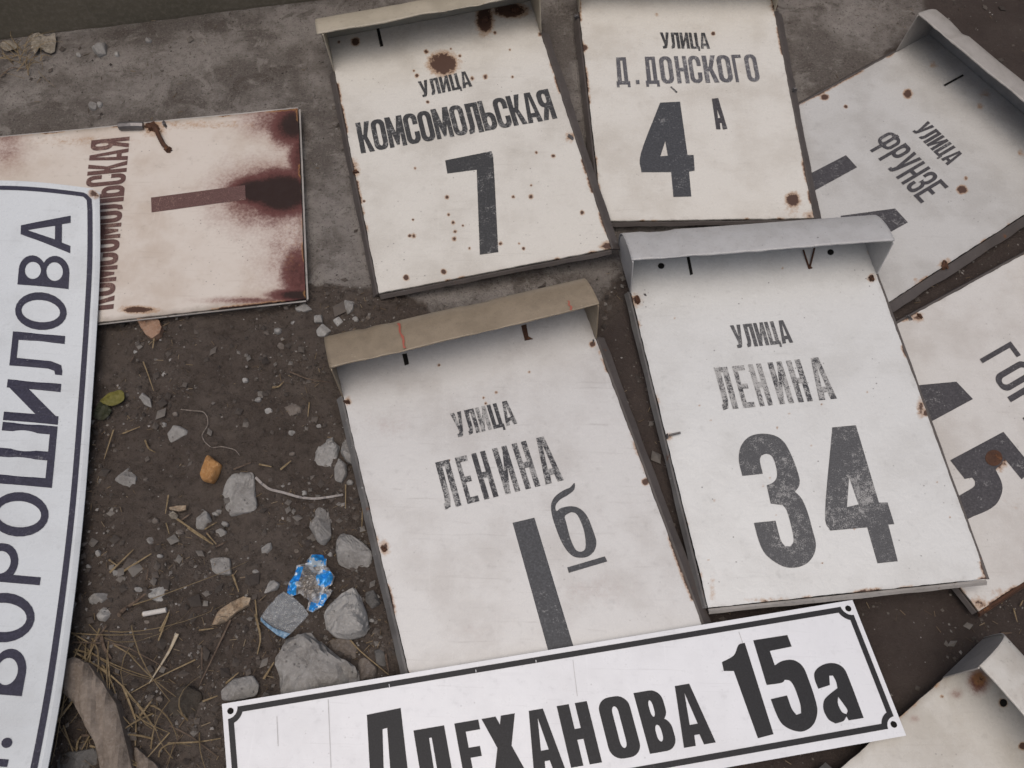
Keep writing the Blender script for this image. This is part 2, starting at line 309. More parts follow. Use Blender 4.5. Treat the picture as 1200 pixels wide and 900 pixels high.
# ------------------------------------------------------------------ lettering
def rect(a, b, c, d): return [(a, b), (c, b), (c, d), (a, d)]
def rr(a, b, c, d, rx, ry, n=6):
    P = []; rx = min(rx, (c-a)/2-1e-4); ry = min(ry, (d-b)/2-1e-4)
    for (ox, oy, t0) in ((c-rx, d-ry, 0), (a+rx, d-ry, 90), (a+rx, b+ry, 180), (c-rx, b+ry, 270)):
        for k in range(n+1):
            t = math.radians(t0+90*k/n); P.append((ox+rx*math.cos(t), oy+ry*math.sin(t)))
    return P
def glyph(ch, s, t, rx=.42, ry=.2):
    q, e = 1-s, 1-t; ri, rj = max(.03, rx-s*.75), max(.03, ry-t*.6)
    st = ('+', rect(0, 0, s, 1)); en = ('+', rect(q, 0, 1, 1))
    O = [('+', rr(0, 0, 1, 1, rx, ry)), ('-', rr(s, t, q, e, ri, rj))]
    G = {
     'О': O, 'С': O+[('-', rect(q-.02, .38, 1.1, .62))],
     'А': [('+', [(0, 0), (.5-s*.58, 1), (.5+s*.58, 1), (1, 0)]), ('-', [(.5, .86), (.5-.38*(1-1.35*s)*.55-.03, .18+t), (.5+.38*(1-1.35*s)*.55+.03, .18+t)]), ('-', [(s*.92, -.01), (s*.92+.17*(.5-s*.5), .17), (1-s*.92-.17*(.5-s*.5), .17), (1-s*.92, -.01)])],
     'У': [('+', [(0, 1), (s, 1), (.53, .48), (q, 1), (1, 1), (.70, .2), (.60, .05), (.46, 0), (.14, 0), (.14, t), (.30, t), (.37, .24)])],
     'Л': [en, ('+', rect(.13, e, 1, 1)), ('+', [(.13, 1), (.13+s, 1), (.13+s*.95, .22), (.13+s*.6, .03), (.10, 0), (0, 0), (0, t), (.09, t+.02), (.13, .26)])],
     'И': [st, en, ('+', [(s*.9, .08), (1-s*.95, .98), (1-s*.95, .62), (s*.9, -.0+.0)]) if False else ('+', [(s*.9, .03), (s*.9, .40), (1-s*.9, .97), (1-s*.9, .60)])],
     'Ц': [('+', rect(0, 0, s*.95, 1)), ('+', rect(.9-s*.95, 0, .9, 1)), ('+', rect(0, 0, .98, t)), ('+', rect(.80, -.13, 1, t))],
     'К': [st, ('+', rect(s*.9, .42, .58, .58)), ('+', [(s*1.05, .5), (.99-s, 1), (1, 1), (.66, .5)]), ('+', [(.66, .52), (1.02, 0), (1-s, 0), (s*1.05, .5)])],
     'М': [('+', rect(0, 0, s*.72, 1)), ('+', rect(1-s*.72, 0, 1, 1)), ('+', [(0.02, 1), (s*.86, 1), (.5, .46), (1-s*.86, 1), (.98, 1), (.58, .06), (.42, .06)])],
     'Ь': [('+', rr(0, 0, 1, .58, rx, ry)), st, ('-', rr(s, t, q, .58-t, ri, rj))],
     'Я': [('+', rr(0, .42, 1, 1, rx, ry)), ('-', rr(s, .42+t, q, e, ri, rj)), en, ('+', [(0, 0), (s*1.02, 0), (.72, .47), (.36, .47)])],
     'Е': [st, ('+', rect(0, 0, 1, t)), ('+', rect(0, e, 1, 1)), ('+', rect(0, .5-t/2, .86, .5+t/2))],
     'Н': [st, en, ('+', rect(s*.8, .5-t*.55, 1-s*.8, .5+t*.55))],
     'Г': [st, ('+', rect(0, e, 1, 1))],
     'П': [st, en, ('+', rect(0, e, 1, 1))],
     'Р': [('+', rr(0, .40, 1, 1, rx, ry)), ('-', rr(s, .40+t, q, e, ri, rj)), st],
     'Д': [('+', rect(.14, e, .88, 1)), ('+', rect(.88-s*.85, .05, .88, 1)), ('+', [(.14, 1), (.14+s*.85, 1), (.12+s*.85, .1), (.08, .08)]), ('+', rect(0, .0, 1, t)), ('+', rect(0, -.10, .2, .02)), ('+', rect(.8, -.10, 1, .02))],
     'Ф': [('+', rr(0, .36, 1, .97, rx, ry)), ('-', rr(s*.62, .36+t, .5-s*.30, .97-t, .1, .1)), ('-', rr(.5+s*.30, .36+t, 1-s*.62, .97-t, .1, .1)), ('+', rect(.5-s*.31, 0, .5+s*.31, 1))],
     'З': [('+', rr(0, 0, 1, .54, rx, ry)), ('+', rr(0, .46, 1, 1, rx, ry)), ('-', rr(s, t, q, .5-t*.45, ri, rj)), ('-', rr(s, .5+t*.45, q, e, ri, rj)), ('-', rect(-.1, .34, s+.04, .66)), ('-', rect(-.1, .42, .30, .58))],
     'Х': [('+', [(0, 1), (s*1.05, 1), (1, 0), (1-s*1.05, 0)]), ('+', [(1, 1), (1-s*1.05, 1), (0, 0), (s*1.05, 0)])],
     'В': [('+', rr(0, .46, .95, 1, rx, ry)), ('+', rr(0, 0, 1, .54, rx, ry)), ('+', rect(0, 0, .5, 1)), ('-', rr(s, .5+t*.42, .95-s, e, ri, rj)), ('-', rr(s, t, q, .5-t*.42, ri, rj))],
     'Ш': [('+', rect(0, 0, s*.72, 1)), ('+', rect(.5-s*.36, 0, .5+s*.36, 1)), ('+', rect(1-s*.72, 0, 1, 1)), ('+', rect(0, 0, 1, t))],
     '.': [('+', rect(0, 0, 1, t*1.25))],
     'o': [('+', rr(0, 0, 1, t*1.3, .5, t*.65))],
    }
    return G[ch]
def tri(ops, maxlen=None):
    V = []; E = []
    for _, P in ops:
        n0 = len(V); V += [Vector((p[0], p[1])) for p in P]; E += [(n0+i, n0+(i+1) % len(P)) for i in range(len(P))]
    if maxlen:
        xs = [v.x for v in V]; ys = [v.y for v in V]
        for a in np.arange(min(xs), max(xs), maxlen):
            for b in np.arange(min(ys), max(ys), maxlen): V.append(Vector((a+.0013, b+.0017)))
    r = delaunay_2d_cdt(V, E, [], 0, 1e-6); vo, fo = r[0], r[2]
    vo = np.array([(v.x, v.y) for v in vo]); out = []
    C = np.array([vo[list(f)].mean(0) for f in fo]); keep = np.zeros(len(fo), bool)
    for sgn, P in ops:
        ins = poly_sd(C, P) > 0
        keep[ins] = (sgn == '+')
    F = [list(f) for f, kk in zip(fo, keep) if kk]
    used = sorted({i for f in F for i in f}); mp = {u: i for i, u in enumerate(used)}
    return vo[used], [[mp[i] for i in f] for f in F]
def smooth_poly(P, n=4):
    out = []; N = len(P)
    for i in range(N):
        a, b, c, d = (np.array(P[(i+j-1) % N], float) for j in range(4))
        for k in range(n):
            t = k/n; out.append(tuple(.5*((2*b)+(-a+c)*t+(2*a-5*b+4*c-d)*t*t+(-a+3*b-3*c+d)*t**3)))
    return out

# ------------------------------------------------------------------ hooded house plates
class Sign:
    def __init__(s, corners, name, label, cat='street sign', seed=0):
        s.G = [np.asarray(g, float) for g in corners]       # TL TR BR BL of the flat face, up to the hood notch
        s.W = np.linalg.norm(s.G[1]-s.G[0]); s.H = .5*(np.linalg.norm(s.G[0]-s.G[3])+np.linalg.norm(s.G[1]-s.G[2]))
        s.ex = (s.G[1]+s.G[2]-s.G[0]-s.G[3]); s.ex /= np.linalg.norm(s.ex)
        s.ey = (s.G[1]+s.G[0]-s.G[2]-s.G[3]); s.ey /= np.linalg.norm(s.ey)
        s.n = np.cross(s.ex, s.ey); s.n /= np.linalg.norm(s.n); s.c0 = sum(s.G)/4; s.seed = seed
        s.G = [Cv + ((s.c0-Cv)@s.n)/((g-Cv)@s.n)*(g-Cv) for g in s.G]        # all four corners into one plane, along their rays
        base = .5*(s.G[2]+s.G[3]); s.root = thing(name, (base[0], base[1], 0), label, cat)
    def P(s, a, b, c=0.0):                                   # a, b in metres, c out of the face
        u, v = a/s.W, b/s.H; G = s.G
        p = (1-u)*(1-v)*G[3] + u*(1-v)*G[2] + u*v*G[1] + (1-u)*v*G[0]
        return p + s.n*(c + s.warp(p))
    def warp(s, p): return float((fbm(p[0]*5+s.seed, p[1]*5, 2)-.5)*.003)
    def on(s, px, c=0.0):
        d = ray(px); t = ((s.c0-Cv)@s.n)/(d@s.n); p = Cv+t*d; return p + s.n*(c + s.warp(p))
    def ab(s, p):                                            # inverse of P
        d = np.asarray(p)-.5*(s.G[3]+s.G[2]); v = np.array([d@s.ex + s.W/2, d@s.ey])
        for _ in range(6):
            r = np.asarray(p)-s.P(*v); v = v + np.array([r@s.ex, r@s.ey])
        return v
def slab_strip(pts_top, pts_out): pass
def add_text(S, text, BL, BR, cap, mat, name='lettering', s=.33, t=.14, widths=None, gap=.22, rx=.42, ry=.2, fr=None, parent=None, jit=.0):
    """letters stand on the base line BL-BR (pixels); cap = pixel at the top left of the line"""
    A, B, T = (S.on(q)-S.n*S.warp(S.on(q)) for q in (BL, BR, cap)); h = (T-A)@S.ey; d = B-A
    if fr is None:
        W = {'М': 1.25, 'Ш': 1.45, 'Ц': 1.06, 'Л': 1.06, 'А': 1.08, 'У': 1.05, '.': .3, ' ': .3, 'Ф': 1.3, 'Г': .85}
        if widths: W.update(widths)
        ws = [W.get(c, 1.0) for c in text]; tot = sum(ws)+gap*(len(ws)-1); fr = []; x = 0
        for q in ws: fr.append((x/tot, (x+q)/tot)); x += q+gap
    r = random.Random(len(text)*7+S.seed)
    for ch, (f0, f1) in zip(text, fr):
        if ch == ' ': continue
        v, f = tri(glyph(ch, s, t, rx, ry), maxlen=.3); V = []; dy = r.uniform(-jit, jit); sl = r.uniform(-jit, jit)
        for (x, y) in v:
            p = A + d*(f0+(f1-f0)*(x+sl*y)) + S.ey*h*(y+dy); V.append(p + S.n*(.0007+S.warp(p)))
        mesh_obj('letter', V, f, mat, parent or S.root)
def soften(P, lim=48, n=5):
    """curve through gentle corners, keep the sharp ones"""
    P = [np.array(p, float) for p in P]; N = len(P); sharp = []
    for i in range(N):
        u, v = unit(P[i]-P[i-1]), unit(P[(i+1) % N]-P[i]); sharp.append(math.degrees(math.acos(max(-1, min(1, float(u@v))))) > lim)
    out = []
    for i in range(N):
        b, c = P[i], P[(i+1) % N]; a = P[i-1] if not sharp[i] else 2*b-c; d = P[(i+2) % N] if not sharp[(i+1) % N] else 2*c-b
        if sharp[i] and sharp[(i+1) % N]: out.append(tuple(b)); continue
        for k in range(n):
            t = k/n; out.append(tuple(.5*((2*b)+(-a+c)*t+(2*a-5*b+4*c-d)*t*t+(-a+3*b-3*c+d)*t**3)))
    return out
def unit(v): v = np.asarray(v, float); return v/np.linalg.norm(v)
def add_px(S, ops, mat, name, c=.0006, parent=None):
    v, f = tri([(g_, soften(P_)) for g_, P_ in ops], maxlen=9.0); V = [S.on(p, c) for p in v]
    F = []
    for q in f:                                              # pixel y points down: turn the faces up
        a, b, d = (V[i] for i in q[:3]); F.append(q if np.cross(b-a, d-a)@S.n > 0 else q[::-1])
    return mesh_obj(name, V, F, mat, parent or S.root)
def field(S, V, spots):
    out = np.zeros(len(V))
    for sp in spots:
        x, y, r = sp[:3]; ry = sp[3] if len(sp) > 3 else r; c = S.on((x, y)); ex = S.on((x+r, y))-c; ey = S.on((x, y+ry))-c
        A = np.stack([ex, ey], 1); q = np.linalg.lstsq(A, (V-c).T, rcond=None)[0].T
        dd = np.linalg.norm(q, axis=1); out = np.maximum(out, (sp[4] if len(sp) > 4 else 1.0)*np.clip(1.25-.62*dd, 0, 1))
    return out
def build_face(S, mat, rust=(), stain=(), top=.086, step=.0026, edge_grime=.5, name='face_plate', top_tone=0.0):
    na = int(S.W/step); nb = int((S.H+top)/step); V = []; ed = []
    a = np.linspace(0, S.W, na+1); b = np.linspace(0, S.H+top, nb+1)
    A, B = np.meshgrid(a, b); A = A.ravel(); B = B.ravel()
    jx = (fbm(B*60+S.seed, A*0+1.5, 3)-.5)*.0022; jy = (fbm(A*60+S.seed, A*0+7.5, 3)-.5)*.0022
    Aj = A + np.where(A < 1e-9, jx, 0) + np.where(A > S.W-1e-9, jx, 0); Bj = B + np.where(B < 1e-9, jy, 0)
    u, v = Aj/S.W, Bj/S.H; G = S.G
    P = ((1-u)*(1-v))[:, None]*G[3] + (u*(1-v))[:, None]*G[2] + (u*v)[:, None]*G[1] + ((1-u)*v)[:, None]*G[0]
    P = P + S.n*((fbm(P[:, 0]*5+S.seed, P[:, 1]*5, 2)-.5)*.003)[:, None]
    i = np.arange((na+1)*(nb+1)).reshape(nb+1, na+1)
    F = np.stack([i[:-1, :-1], i[:-1, 1:], i[1:, 1:], i[1:, :-1]], -1).reshape(-1, 4).tolist()
    ru = field(S, P, rust); st = field(S, P, stain)
    e = np.minimum(np.minimum(A, S.W-A), B); ru = np.maximum(ru, np.clip(1-e/.007, 0, 1)*np.clip((fbm(A*22+S.seed, B*22, 3)-.53)*7, 0, 1)*.72); gr = np.clip(1-e/.02, 0, 1)*edge_grime
    if top_tone: gr = np.maximum(gr, np.clip((B-(S.H-.03))/.09, 0, 1)*top_tone)  # face turns browner and darker towards its top
    # rim folded down: 3 mm
    ring = list(i[0, :]) + list(i[1:, -1]) + list(i[-1, -2::-1]) + list(i[-2:0:-1, 0]); n0 = len(P)
    P = np.vstack([P, P[ring]-S.n*.003]); m = len(ring)
    F += [[ring[k], n0+k, n0+(k+1) % m, ring[(k+1) % m]][::-1] if False else [ring[(k+1) % m], ring[k], n0+k, n0+(k+1) % m] for k in range(m)]
    F.append([n0+k for k in range(m)][::-1])
    pad = lambda q: np.concatenate([q, q[ring]])
    return mesh_obj(name, P, F, mat, S.root, attrs={'rust': pad(ru), 'stain': pad(st), 'grime_tone': pad(gr)})
def build_flange(S, side, mat, splay=None, depth=None, th=.002, rng=(0, 1)):
    splay = splay or {'left': .012, 'right': .017, 'bottom': .008}[side]; depth = depth or {'left': .011, 'right': .010, 'bottom': .007}[side]
    N = 60; r = S.seed*3.1+len(side); V = []; F = []
    L = {'left': ((0, 0), (0, S.H)), 'right': ((S.W, 0), (S.W, S.H)), 'bottom': ((0, 0), (S.W, 0))}[side]
    out = {'left': (-1, 0), 'right': (1, 0), 'bottom': (0, -1)}[side]
    for k in range(N+1):
        t = rng[0]+(rng[1]-rng[0])*k/N; a = L[0][0]+(L[1][0]-L[0][0])*t; b = L[0][1]+(L[1][1]-L[0][1])*t
        w = (fbm(t*11+r, r, 3)-.5)
        sp = splay*(1+w*.3); dp = depth*(1+w*.15)
        prof = [(.0012, -.0032), (.0045, -.0020+w*.001), (sp, -dp), (sp-th, -dp), (.0008, -.007)]
        for (o, c) in prof: V.append(S.P(a+out[0]*o, b+out[1]*o, c))
    for k in range(N):
        for j in range(5): F.append((k*5+j, k*5+(j+1) % 5, (k+1)*5+(j+1) % 5, (k+1)*5+j))
    F.append(tuple(range(5))); F.append(tuple(range(N*5, N*5+5)))
    return mesh_obj(side_names[side], V, F, mat, S.root)
side_names = {'left': 'side_flange', 'right': 'side_flange', 'bottom': 'bottom_flange'}
_hp = [(.089, -.010), (.089, .018), (.085, .041), (.073, .060), (.053, .073), (.032, .081), (.012, .085), (.006, .0855), (.005, .083)]
HPROF = []
for _i in range(len(_hp)-1):                     # rounded sheet with a rolled lip
    for _k in range(3):
        _q = [np.array(_hp[min(max(_i+_j-1, 0), len(_hp)-1)]) for _j in range(4)]; _t = _k/3
        HPROF.append(tuple(.5*((2*_q[1])+(-_q[0]+_q[2])*_t+(2*_q[0]-5*_q[1]+4*_q[2]-_q[3])*_t*_t+(-_q[0]+3*_q[1]-3*_q[2]+_q[3])*_t**3)))
HPROF.append(_hp[-1])
def build_hood(S, mat, kb=1.0, kc=1.0, inset=0.0, bend=(0, 0), matc=None, prof=HPROF, lipr=.004, over=.003):
    N = 70; V = []; F = []; th = .0014; r = S.seed*1.7; x0, x1 = -over, S.W+over; K = len(prof)
    pr = [(b*kb, c*kc) for b, c in prof]
    for k in range(N+1):
        t = k/N; a = x0+(x1-x0)*t; wv = (fbm(t*5+r, 2.2, 3)-.5); wl = (fbm(t*38+r, 4.4, 3)-.5); dent = max(0, fbm(t*9+r*2.3, 9.1, 2)-.60)*.03
        row = []
        for j, (b, c) in enumerate(pr):
            f = j/(K-1); db = bend[0]*(1-t)+bend[1]*t
            row.append((b + f*(wv*lipr*.9 + db) + (wl*.0026 if j >= K-2 else 0), c + f*wv*lipr*.6 - dent*math.sin(f*math.pi)))
        inner = []
        for j in range(K):
            b0, c0 = row[max(0, j-1)]; b1, c1 = row[min(K-1, j+1)]; tb, tc = b1-b0, c1-c0; l = math.hypot(tb, tc)+1e-9
            inner.append((row[j][0]-tc/l*th, row[j][1]+tb/l*th))
        for (b, c) in row + inner[::-1]: V.append(S.P(a, S.H+b, c))
    Q = 2*K
    for k in range(N):
        for j in range(Q): F.append((k*Q+j, (k+1)*Q+j, (k+1)*Q+(j+1) % Q, k*Q+(j+1) % Q))
    F.append(tuple(range(Q))[::-1]); F.append(tuple(range(N*Q, N*Q+Q)))
    hood = mesh_obj('hood', V, F, mat, S.root)
    hood.data.polygons.foreach_set('use_smooth', [len(p_.vertices) == 4 for p_ in hood.data.polygons])
    for side in (0, 1):                                       # end cheeks
        a = (.0 if side == 0 else S.W) + (-.001 if side == 0 else .001); t = side; db = bend[side]
        outl = [(-.004, .0005), (-.003, .012)] + [(b + (j/(K-1))*db - .0026, c-.003) for j, (b, c) in reversed(list(enumerate(pr)))]
        V = []; F = []
        for q in (-.0009, .0009):
            for b, c in outl: V.append(S.P(a+q, S.H+b, c))
        m = len(outl); F = [tuple(range(m)), tuple(range(2*m-1, m-1, -1))] + [(i, i+m, (i+1) % m+m, (i+1) % m) for i in range(m)]
        mesh_obj('end_cheek', V, F, matc or mat, hood)
    return hood
def lump(S, px, r, mat, name='rusty_tab', h=.006, parent=None, flat=.6, lift=0.0, seed=0):
    """bent, scaly bit of metal standing on the plate"""
    c = S.on(px, lift); R = np.linalg.norm(S.on((px[0]+r, px[1]))-c); rg = np.random.default_rng(int(px[0]*7+px[1])+seed); n = 13; V = []; F = []
    ph = rg.uniform(0, 6.28); el = rg.uniform(.4, .8); h *= .7
    for j, (q, z) in enumerate([(1.05, -.5), (1.0, .3), (.75, .85), (.3, 1.0)]):
        for i in range(n):
            t = 2*math.pi*i/n; rr_ = R*q*(.82+rg.uniform(-.38, .38)); x, y = rr_*math.cos(t), rr_*el*math.sin(t)
            x, y = x*math.cos(ph)-y*math.sin(ph), x*math.sin(ph)+y*math.cos(ph)
            V.append(c + S.ex*x + S.ey*y + S.n*(h*z*(1+rg.uniform(-.2, .3))))
    for j in range(3):
        for i in range(n): F.append((j*n+i, j*n+(i+1) % n, (j+1)*n+(i+1) % n, (j+1)*n+i))
    F.append(tuple(range(3*n, 4*n))); F.append(tuple(range(n))[::-1])
    return mesh_obj(name, V, F, mat, parent or S.root)
def bar3(S, p0, p1, c0, c1, r, mat, name, parent=None):
    A, B = S.on(p0, c0), S.on(p1, c1); return tube([A, B], r, mat, name, parent or S.root)
def tube(P, r, mat, name, parent=None, n=6, origin=None, taper=1.0, flat=1.0):
    P = [np.asarray(p, float) for p in P]; V = []; F = []; N = len(P)
    for i, p in enumerate(P):
        d = P[min(N-1, i+1)]-P[max(0, i-1)]; d = d/(np.linalg.norm(d)+1e-9); s = np.cross(d, (0, 0, 1)); s = s/(np.linalg.norm(s)+1e-9); u = np.cross(s, d)
        q = r*(1+(taper-1)*i/(N-1))
        for k in range(n):
            t = 2*math.pi*k/n; V.append(p + s*q*math.cos(t) + u*q*flat*math.sin(t))
    for i in range(N-1):
        for k in range(n): F.append((i*n+k, i*n+(k+1) % n, (i+1)*n+(k+1) % n, (i+1)*n+k))
    F.append(tuple(range(n))[::-1]); F.append(tuple(range((N-1)*n, N*n)))
    return mesh_obj(name, V, F, mat, parent, origin=origin)
def quad_z(q, zs): return [unp(p, z) for p, z in zip(q, zs)]
def rect_from(TL, xdir, ydown, W, H):
    TL = np.asarray(TL, float); return [TL, TL+xdir*W, TL+xdir*W+ydown*H, TL+ydown*H]
def unit(v): v = np.asarray(v, float); return v/np.linalg.norm(v)

# ---- plate 7
k7 = lambda P: crop(3, 360, 0, P)
S = Sign(quad_z([(392, 82), (633, 37), (716, 291), (444, 343)], [.022, .044, .044, .022]), 'hooded_house_sign', 'hooded white enamel plate reading УЛИЦА КОМСОМОЛЬСКАЯ 7, dotted with small rust spots', seed=1)
tiny = [(505, 171), (537, 196), (627, 270), (722, 271), (385, 265), (375, 248), (423, 358), (418, 180), (805, 537), (865, 549), (787, 652), (725, 693), (787, 692), (380, 592), (491, 693), (372, 772), (360, 828), (375, 828), (497, 755), (512, 782), (547, 793), (520, 813), (517, 840), (570, 873), (680, 857), (745, 857), (760, 875), (967, 748), (112, 147), (580, 275), (712, 175), (660, 115), (820, 120), (200, 708)]
build_face(S, MAT['face7'], rust=[(*k7([(477, 222)])[0], 14, 11, 1.0)] + [(*p, 1.3 + (i*7 % 5)*.3, 1.3 + (i*7 % 5)*.3, .74) for i, p in enumerate(k7(tiny))] + [(*k7([(170, 147)])[0], 4), (568, 22, 8, 14), (598, 12, 16, 7), (414, 200, 6, 12, .62), (669, 160, 6, 6, .55), (476, 325, 3), (712, 288, 8, 4, .8), (520, 318, 3, 3, .8)], top_tone=.35, step=.0017)
for sd_ in ('left', 'right', 'bottom'): build_flange(S, sd_, MAT['flange'])
build_hood(S, MAT['hood7'], over=.011)
add_text(S, 'УЛИЦА', *k7([(402, 343), (581, 304), (388, 287)]), MAT['ink'], s=.34, gap=.12)
add_text(S, 'КОМСОМОЛЬСКАЯ', *k7([(190, 541), (880, 417), (166, 435)]), MAT['ink'], s=.36, t=.13, gap=.06, jit=.012)
add_px(S, [('+', k7([(485, 565), (648, 533), (656, 582), (672, 887), (607, 896), (596, 598), (493, 611)]))], MAT['ink'], 'house_number')
lump(S, (417, 202), 5, MAT['rust']); lump(S, (669, 161), 5, MAT['bolt'], 'bolt_head'); lump(S, (568, 24), 5, MAT['rust'], h=.012); lump(S, (604, 12), 6, MAT['rust'])
add_px(S, [('+', k7([(243, 100), (253, 98), (268, 162), (257, 165)]))], MAT['painted_hole'], 'painted_slot')
# ---- plate 4A
k4 = lambda P: crop(10/3, 640, 0, P)
S = Sign(quad_z([(679, 13.5), (907, 12), (953.5, 255), (706, 258.6)], [.021, .040, .040, .021]), 'hooded_house_sign', 'cream enamel plate reading УЛИЦА Д. ДОНСКОГО 4А, one rust spot in its lower corner', seed=2)
build_face(S, MAT['face4'], rust=[(929, 234, 7, 7, .95), (929, 241, 9, 12, .42), (*k4([(653, 130)])[0], 2), (*k4([(150, 187)])[0], 3), (*k4([(432, 58)])[0], 2, 2, .6), (*k4([(140, 832)])[0], 2), (908, 8, 5, 6, .6), (950, 252, 8, 5, .55), (678, 8, 3, 9, .7)])
for sd_ in ('left', 'right', 'bottom'): build_flange(S, sd_, MAT['flange'])
build_hood(S, MAT['hood7'])
add_text(S, 'УЛИЦА', *k4([(452, 190), (641, 190), (444, 128)]), MAT['ink'], s=.34, gap=.1)
add_text(S, 'Д.ДОНСКОГО', *k4([(276, 332), (838, 318), (270, 226)]), MAT['inkD'], s=.34, t=.12,
         fr=[(0, .095), (.135, .16), (.205, .30), (.315, .405), (.425, .51), (.52, .605), (.62, .715), (.72, .815), (.83, .895), (.915, 1.0)])
add_px(S, [('+', k4([(445, 402), (523, 398), (552, 607), (576, 607), (580, 668), (558, 672), (567, 768), (497, 770), (488, 674), (372, 674), (370, 600)])), ('-', k4([(465, 553), (475, 610), (446, 612)]))], MAT['ink4'], 'house_number')
add_px(S, [('+', k4([(647, 386), (672, 383), (708, 505), (690, 508), (685, 482), (678, 482), (681, 507), (664, 507)])), ('-', k4([(668, 430), (680, 462), (671, 463)]))], MAT['inkF'], 'house_letter')
add_px(S, [('+', k4([(484, 340), (490, 338), (514, 360), (508, 364)]))], MAT['ink'], 'scratch_mark')
lump(S, (676, 20), 3, MAT['bolt'], 'bolt_head'); lump(S, (931, 105), 3.5, MAT['bolt'], 'bolt_head'); lump(S, (908, 8), 4, MAT['rust'])
# ---- plate Frunze
kF = lambda P: crop(4, 900, 0, P); kG = lambda P: crop(4, 900, 200, P)
TL = unp((1052, 60), .022); yd = unit([-math.cos(math.radians(34.2)), -math.sin(math.radians(34.2)), 0]); xd = np.array([-yd[1]*-1, -yd[0]*1, 0]); xd = unit([math.sin(math.radians(34.2)), -math.cos(math.radians(34.2)), 0])
S = Sign(rect_from(TL, xd, yd, .408, .515), 'hooded_house_sign', 'hooded greyish plate turned sideways reading УЛИЦА ФРУНЗЕ, its number half covered', seed=3)
build_face(S, MAT['faceF'], rust=[(*kF([(655, 440)])[0], 4.2), (*kF([(365, 500)])[0], 1.8), (*kG([(910, 88)])[0], 5, 4), (*kG([(928, 35)])[0], 2, 2, .7), (*kG([(690, 510)])[0], 2.5, 2.5, .5), (*kF([(265, 455)])[0], 4, 3), (1108, 310, 7, 6, .6), (1094, 76, 5, 4, .45), (1155, 110, 7, 6, .4), (1196, 180, 4, 4, .5), (*kF([(995, 500)])[0], 4, 4, .5)], top_tone=.5)
for sd_ in ('left', 'right', 'bottom'): build_flange(S, sd_, MAT['flange'])
build_hood(S, MAT['hoodF'])
add_text(S, 'УЛИЦА', *kF([(672, 612), (842, 776), (736, 556)]), MAT['inkF'], s=.36, gap=.12)
add_text(S, 'ФРУНЗЕ', *kF([(455, 682), (717, 955), (578, 604)]), MAT['inkF'], s=.31, t=.12, gap=.16, widths={'Ф': 1.6})
add_px(S, [('+', kF([(150, 838), (365, 728), (417, 785), (185, 912)]))], MAT['inkF'], 'house_number')
add_px(S, [('+', kG([(340, 212), (595, 178), (655, 243), (400, 385)]))], MAT['inkF'], 'house_number')
add_px(S, [('+', kF([(822, 398), (914, 348), (918, 356), (828, 406)]))], MAT['painted_hole'], 'painted_slot')
lump(S, (1107, 311), 7, MAT['rust'])
# ---- plate Gorkogo
yd = unit([-math.cos(math.radians(30.2)), -math.sin(math.radians(30.2)), 0]); xd = unit([math.sin(math.radians(30.2)), -math.cos(math.radians(30.2)), 0])
BRp = unp((1147, 716), .020); TLp = BRp - xd*.417 - yd*.515
S = Sign(rect_from(TLp, xd, yd, .417, .515), 'hooded_house_sign', 'pinkish-white plate cut off at the right edge reading ГОР, number 45 in part', seed=4)
kH = lambda P: crop(2.647, 1000, 380, P)
build_face(S, MAT['faceG'], rust=[(*kH([(436, 415)])[0], 12, 11.5, 1.0), (1147, 708, 9, 8, .6), (1175, 693, 20, 5, .35), (1076, 372, 6, 5, .6), (1190, 590, 30, 12, .2), (1180, 330, 26, 30, .14)])
for sd_ in ('left', 'right', 'bottom'): build_flange(S, sd_, MAT['flange'] if sd_ != 'right' else MAT['rust'], splay=.008)
build_hood(S, MAT['hoodF'])
add_text(S, 'ГОРЬКОГО', *kH([(392, 108), (760, 620), (490, 55)]), MAT['inkF'], s=.30, t=.13, gap=.22)
add_px(S, [('+', kH([(150, 195), (212, 188), (320, 178), (371, 232), (245, 300), (185, 330)]))], MAT['inkF'], 'house_number')
add_px(S, [('+', kH([(300, 422), (465, 334), (560, 452), (520, 482), (468, 418), (440, 452), (458, 490), (460, 520), (445, 555), (415, 578), (360, 602), (300, 640), (270, 570), (330, 531), (372, 505), (377, 488), (368, 476), (345, 480)]))], MAT['inkF'], 'house_number')
lump(S, (1077, 370), 5, MAT['rust']); lump(S, (1066, 373), 5, MAT['bolt'], 'bolt_head')
add_px(S, [('+', smooth_poly([(1164+10*math.cos(t), 537+9.4*math.sin(t)) for t in np.linspace(0, 6.28, 12)[:-1]]))], MAT['rust'], 'rust_hole', c=.0012)
# ---- plate 1b
TLp, TRp = unp((402, 463), .023), unp((697, 395), .025); L1, R1 = unp((478.7, 787), .023), unp((822, 732), .025)
S = Sign([TLp, TRp, TRp+unit(R1-TRp)*.512, TLp+unit(L1-TLp)*.512], 'hooded_house_sign', 'hooded plate with a tan hood reading УЛИЦА ЛЕНИНА 1б, lying in the middle', seed=5)
k1 = lambda P: crop(3, 360, 320, P); k1b = lambda P: crop(2.812, 420, 540, P)
build_face(S, MAT['face1'], rust=[(*p, 1.7, 1.7, .72) for p in k1([(620, 437), (628, 458), (664, 420), (463, 322), (781, 347)])] + [(*k1([(1003, 250)])[0], 3), (*k1([(1190, 733)])[0], 3.5), (408, 470, 4, 5, .6), (450, 642, 6, 8, .62), (821, 705, 5, 8, .7), (*k1b([(300, 0)])[0], 1)],
           stain=[(455, 500, 22, 14, .16), (700, 690, 40, 18, .13), (560, 740, 40, 16, .08)], top_tone=.25)
for sd_ in ('left', 'right', 'bottom'): build_flange(S, sd_, MAT['flangeG'] if sd_ == 'left' else MAT['flange'])
build_hood(S, MAT['hood1'], kb=1.0, kc=1.0, bend=(.001, .007))
